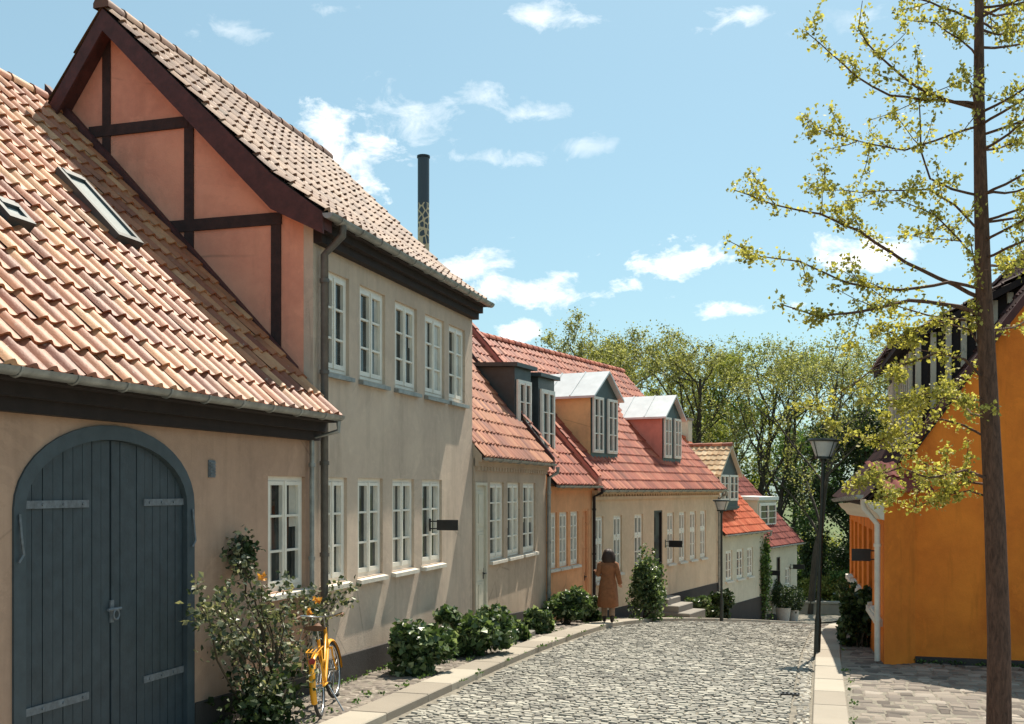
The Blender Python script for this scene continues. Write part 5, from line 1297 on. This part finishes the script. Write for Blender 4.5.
# centre u,v, half sizes in the sky, strength, softness noise
for (u, v, ru, rv, st, fine) in [(362, 165, 52, 46, 1.05, 0), (332, 128, 34, 22, .8, 0), (535, 294, 78, 24, 1.0, 0), (500, 262, 28, 22, .8, 0), (455, 272, 40, 16, .7, 0), (680, 262, 42, 22, 1.0, 0), (520, 334, 26, 14, .9, 0),
        (880, 252, 62, 24, 1.0, 0), (752, 310, 46, 10, .8, 0), (410, 118, 46, 30, .55, 1), (486, 96, 26, 14, .55, 1), (535, 114, 30, 9, .55, 1), (475, 158, 60, 9, .6, 1), (545, 16, 44, 16, .6, 1), (742, 18, 34, 13, .75, 1),
        (235, 32, 34, 12, .4, 1), (590, 146, 40, 9, .35, 1), (330, 8, 30, 8, .4, 1), (850, 20, 50, 12, .3, 1), (-120, 200, 120, 60, .8, 0), (1250, 220, 140, 50, .9, 0), (1500, 120, 120, 40, .7, 1)]:
    a, e = dirof(u, v); a2, e2 = dirof(u + ru, v); a3, e3 = dirof(u, v - rv); wa = abs(a2 - a); we = abs(e3 - e)
    da = MT('DIVIDE', MT('SUBTRACT', A_, a), wa); de = MT('DIVIDE', MT('SUBTRACT', E_, e), we)
    if not fine: de = MT('MULTIPLY', de, MT('ADD', 1.0, MT('MULTIPLY', MT('LESS_THAN', de, 0.), .5)))   # flatter base
    d2 = MT('SQRT', MT('ADD', MT('MULTIPLY', da, da), MT('MULTIPLY', de, de)))
    q = MT('ADD', MT('SUBTRACT', 1.0, d2), MT('MULTIPLY', MT('SUBTRACT', nz2 if fine else nz1, .5), 5.0 if fine else 5.2))
    if not fine: q = MT('ADD', q, MT('MULTIPLY', MT('SUBTRACT', nz2, .5), 2.4))
    q = MT('MULTIPLY', MT('SMOOTH_MIN', MT('MAXIMUM', MT('MULTIPLY', q, .7 if fine else 1.35), 0.), 1., .2), st)
    q = MT('MULTIPLY', q, MT('LESS_THAN', d2, 2.6))
    tot = q if tot is None else MT('MAXIMUM', tot, q)
tot = MT('MINIMUM', tot, 1.)
skc = mixc(nt, .30, mixc(nt, 1., sky.outputs[0], (.96, 1.24, 1.19), 'MULTIPLY'), (6.9, 9.9, 10.7))
shade = ramp(nt, nz1, [(.36, (9.6, 10.6, 11.2)), (.56, (14.6, 14.7, 14.4))])
L(nt, mixc(nt, tot, skc, shade), bg.inputs['Color']); bg.inputs['Strength'].default_value = .063
sd = bpy.data.lights.new('sun', 'SUN'); sd.energy = 5.0; sd.angle = R(.55); sd.color = (1., .91, .77)
so = bpy.data.objects.new('sun', sd); col.objects.link(so)
dirv = -Vector((math.sin(az) * math.cos(el), math.cos(az) * math.cos(el), math.sin(el))); so.rotation_euler = dirv.to_track_quat('-Z', 'Y').to_euler(); so.location = (0, 0, 30)
cd = bpy.data.cameras.new('camera'); cam = bpy.data.objects.new('camera', cd); col.objects.link(cam); sc.camera = cam
cd.sensor_width = 36; cd.lens = FPX / 1024 * 36; cd.shift_y = (HV - 362) / 1024; cd.clip_end = 3000; cd.clip_start = .05
cam.location = (0, 0, 0); cam.rotation_euler = (R(90), 0, TH)
sc.view_settings.view_transform = 'Standard'; sc.view_settings.look = 'None'; sc.view_settings.exposure = .70; sc.view_settings.gamma = 1
sc.render.engine = 'CYCLES'; sc.cycles.use_denoising = True; sc.cycles.max_bounces = 6; sc.cycles.diffuse_bounces = 4; sc.cycles.transparent_max_bounces = 6
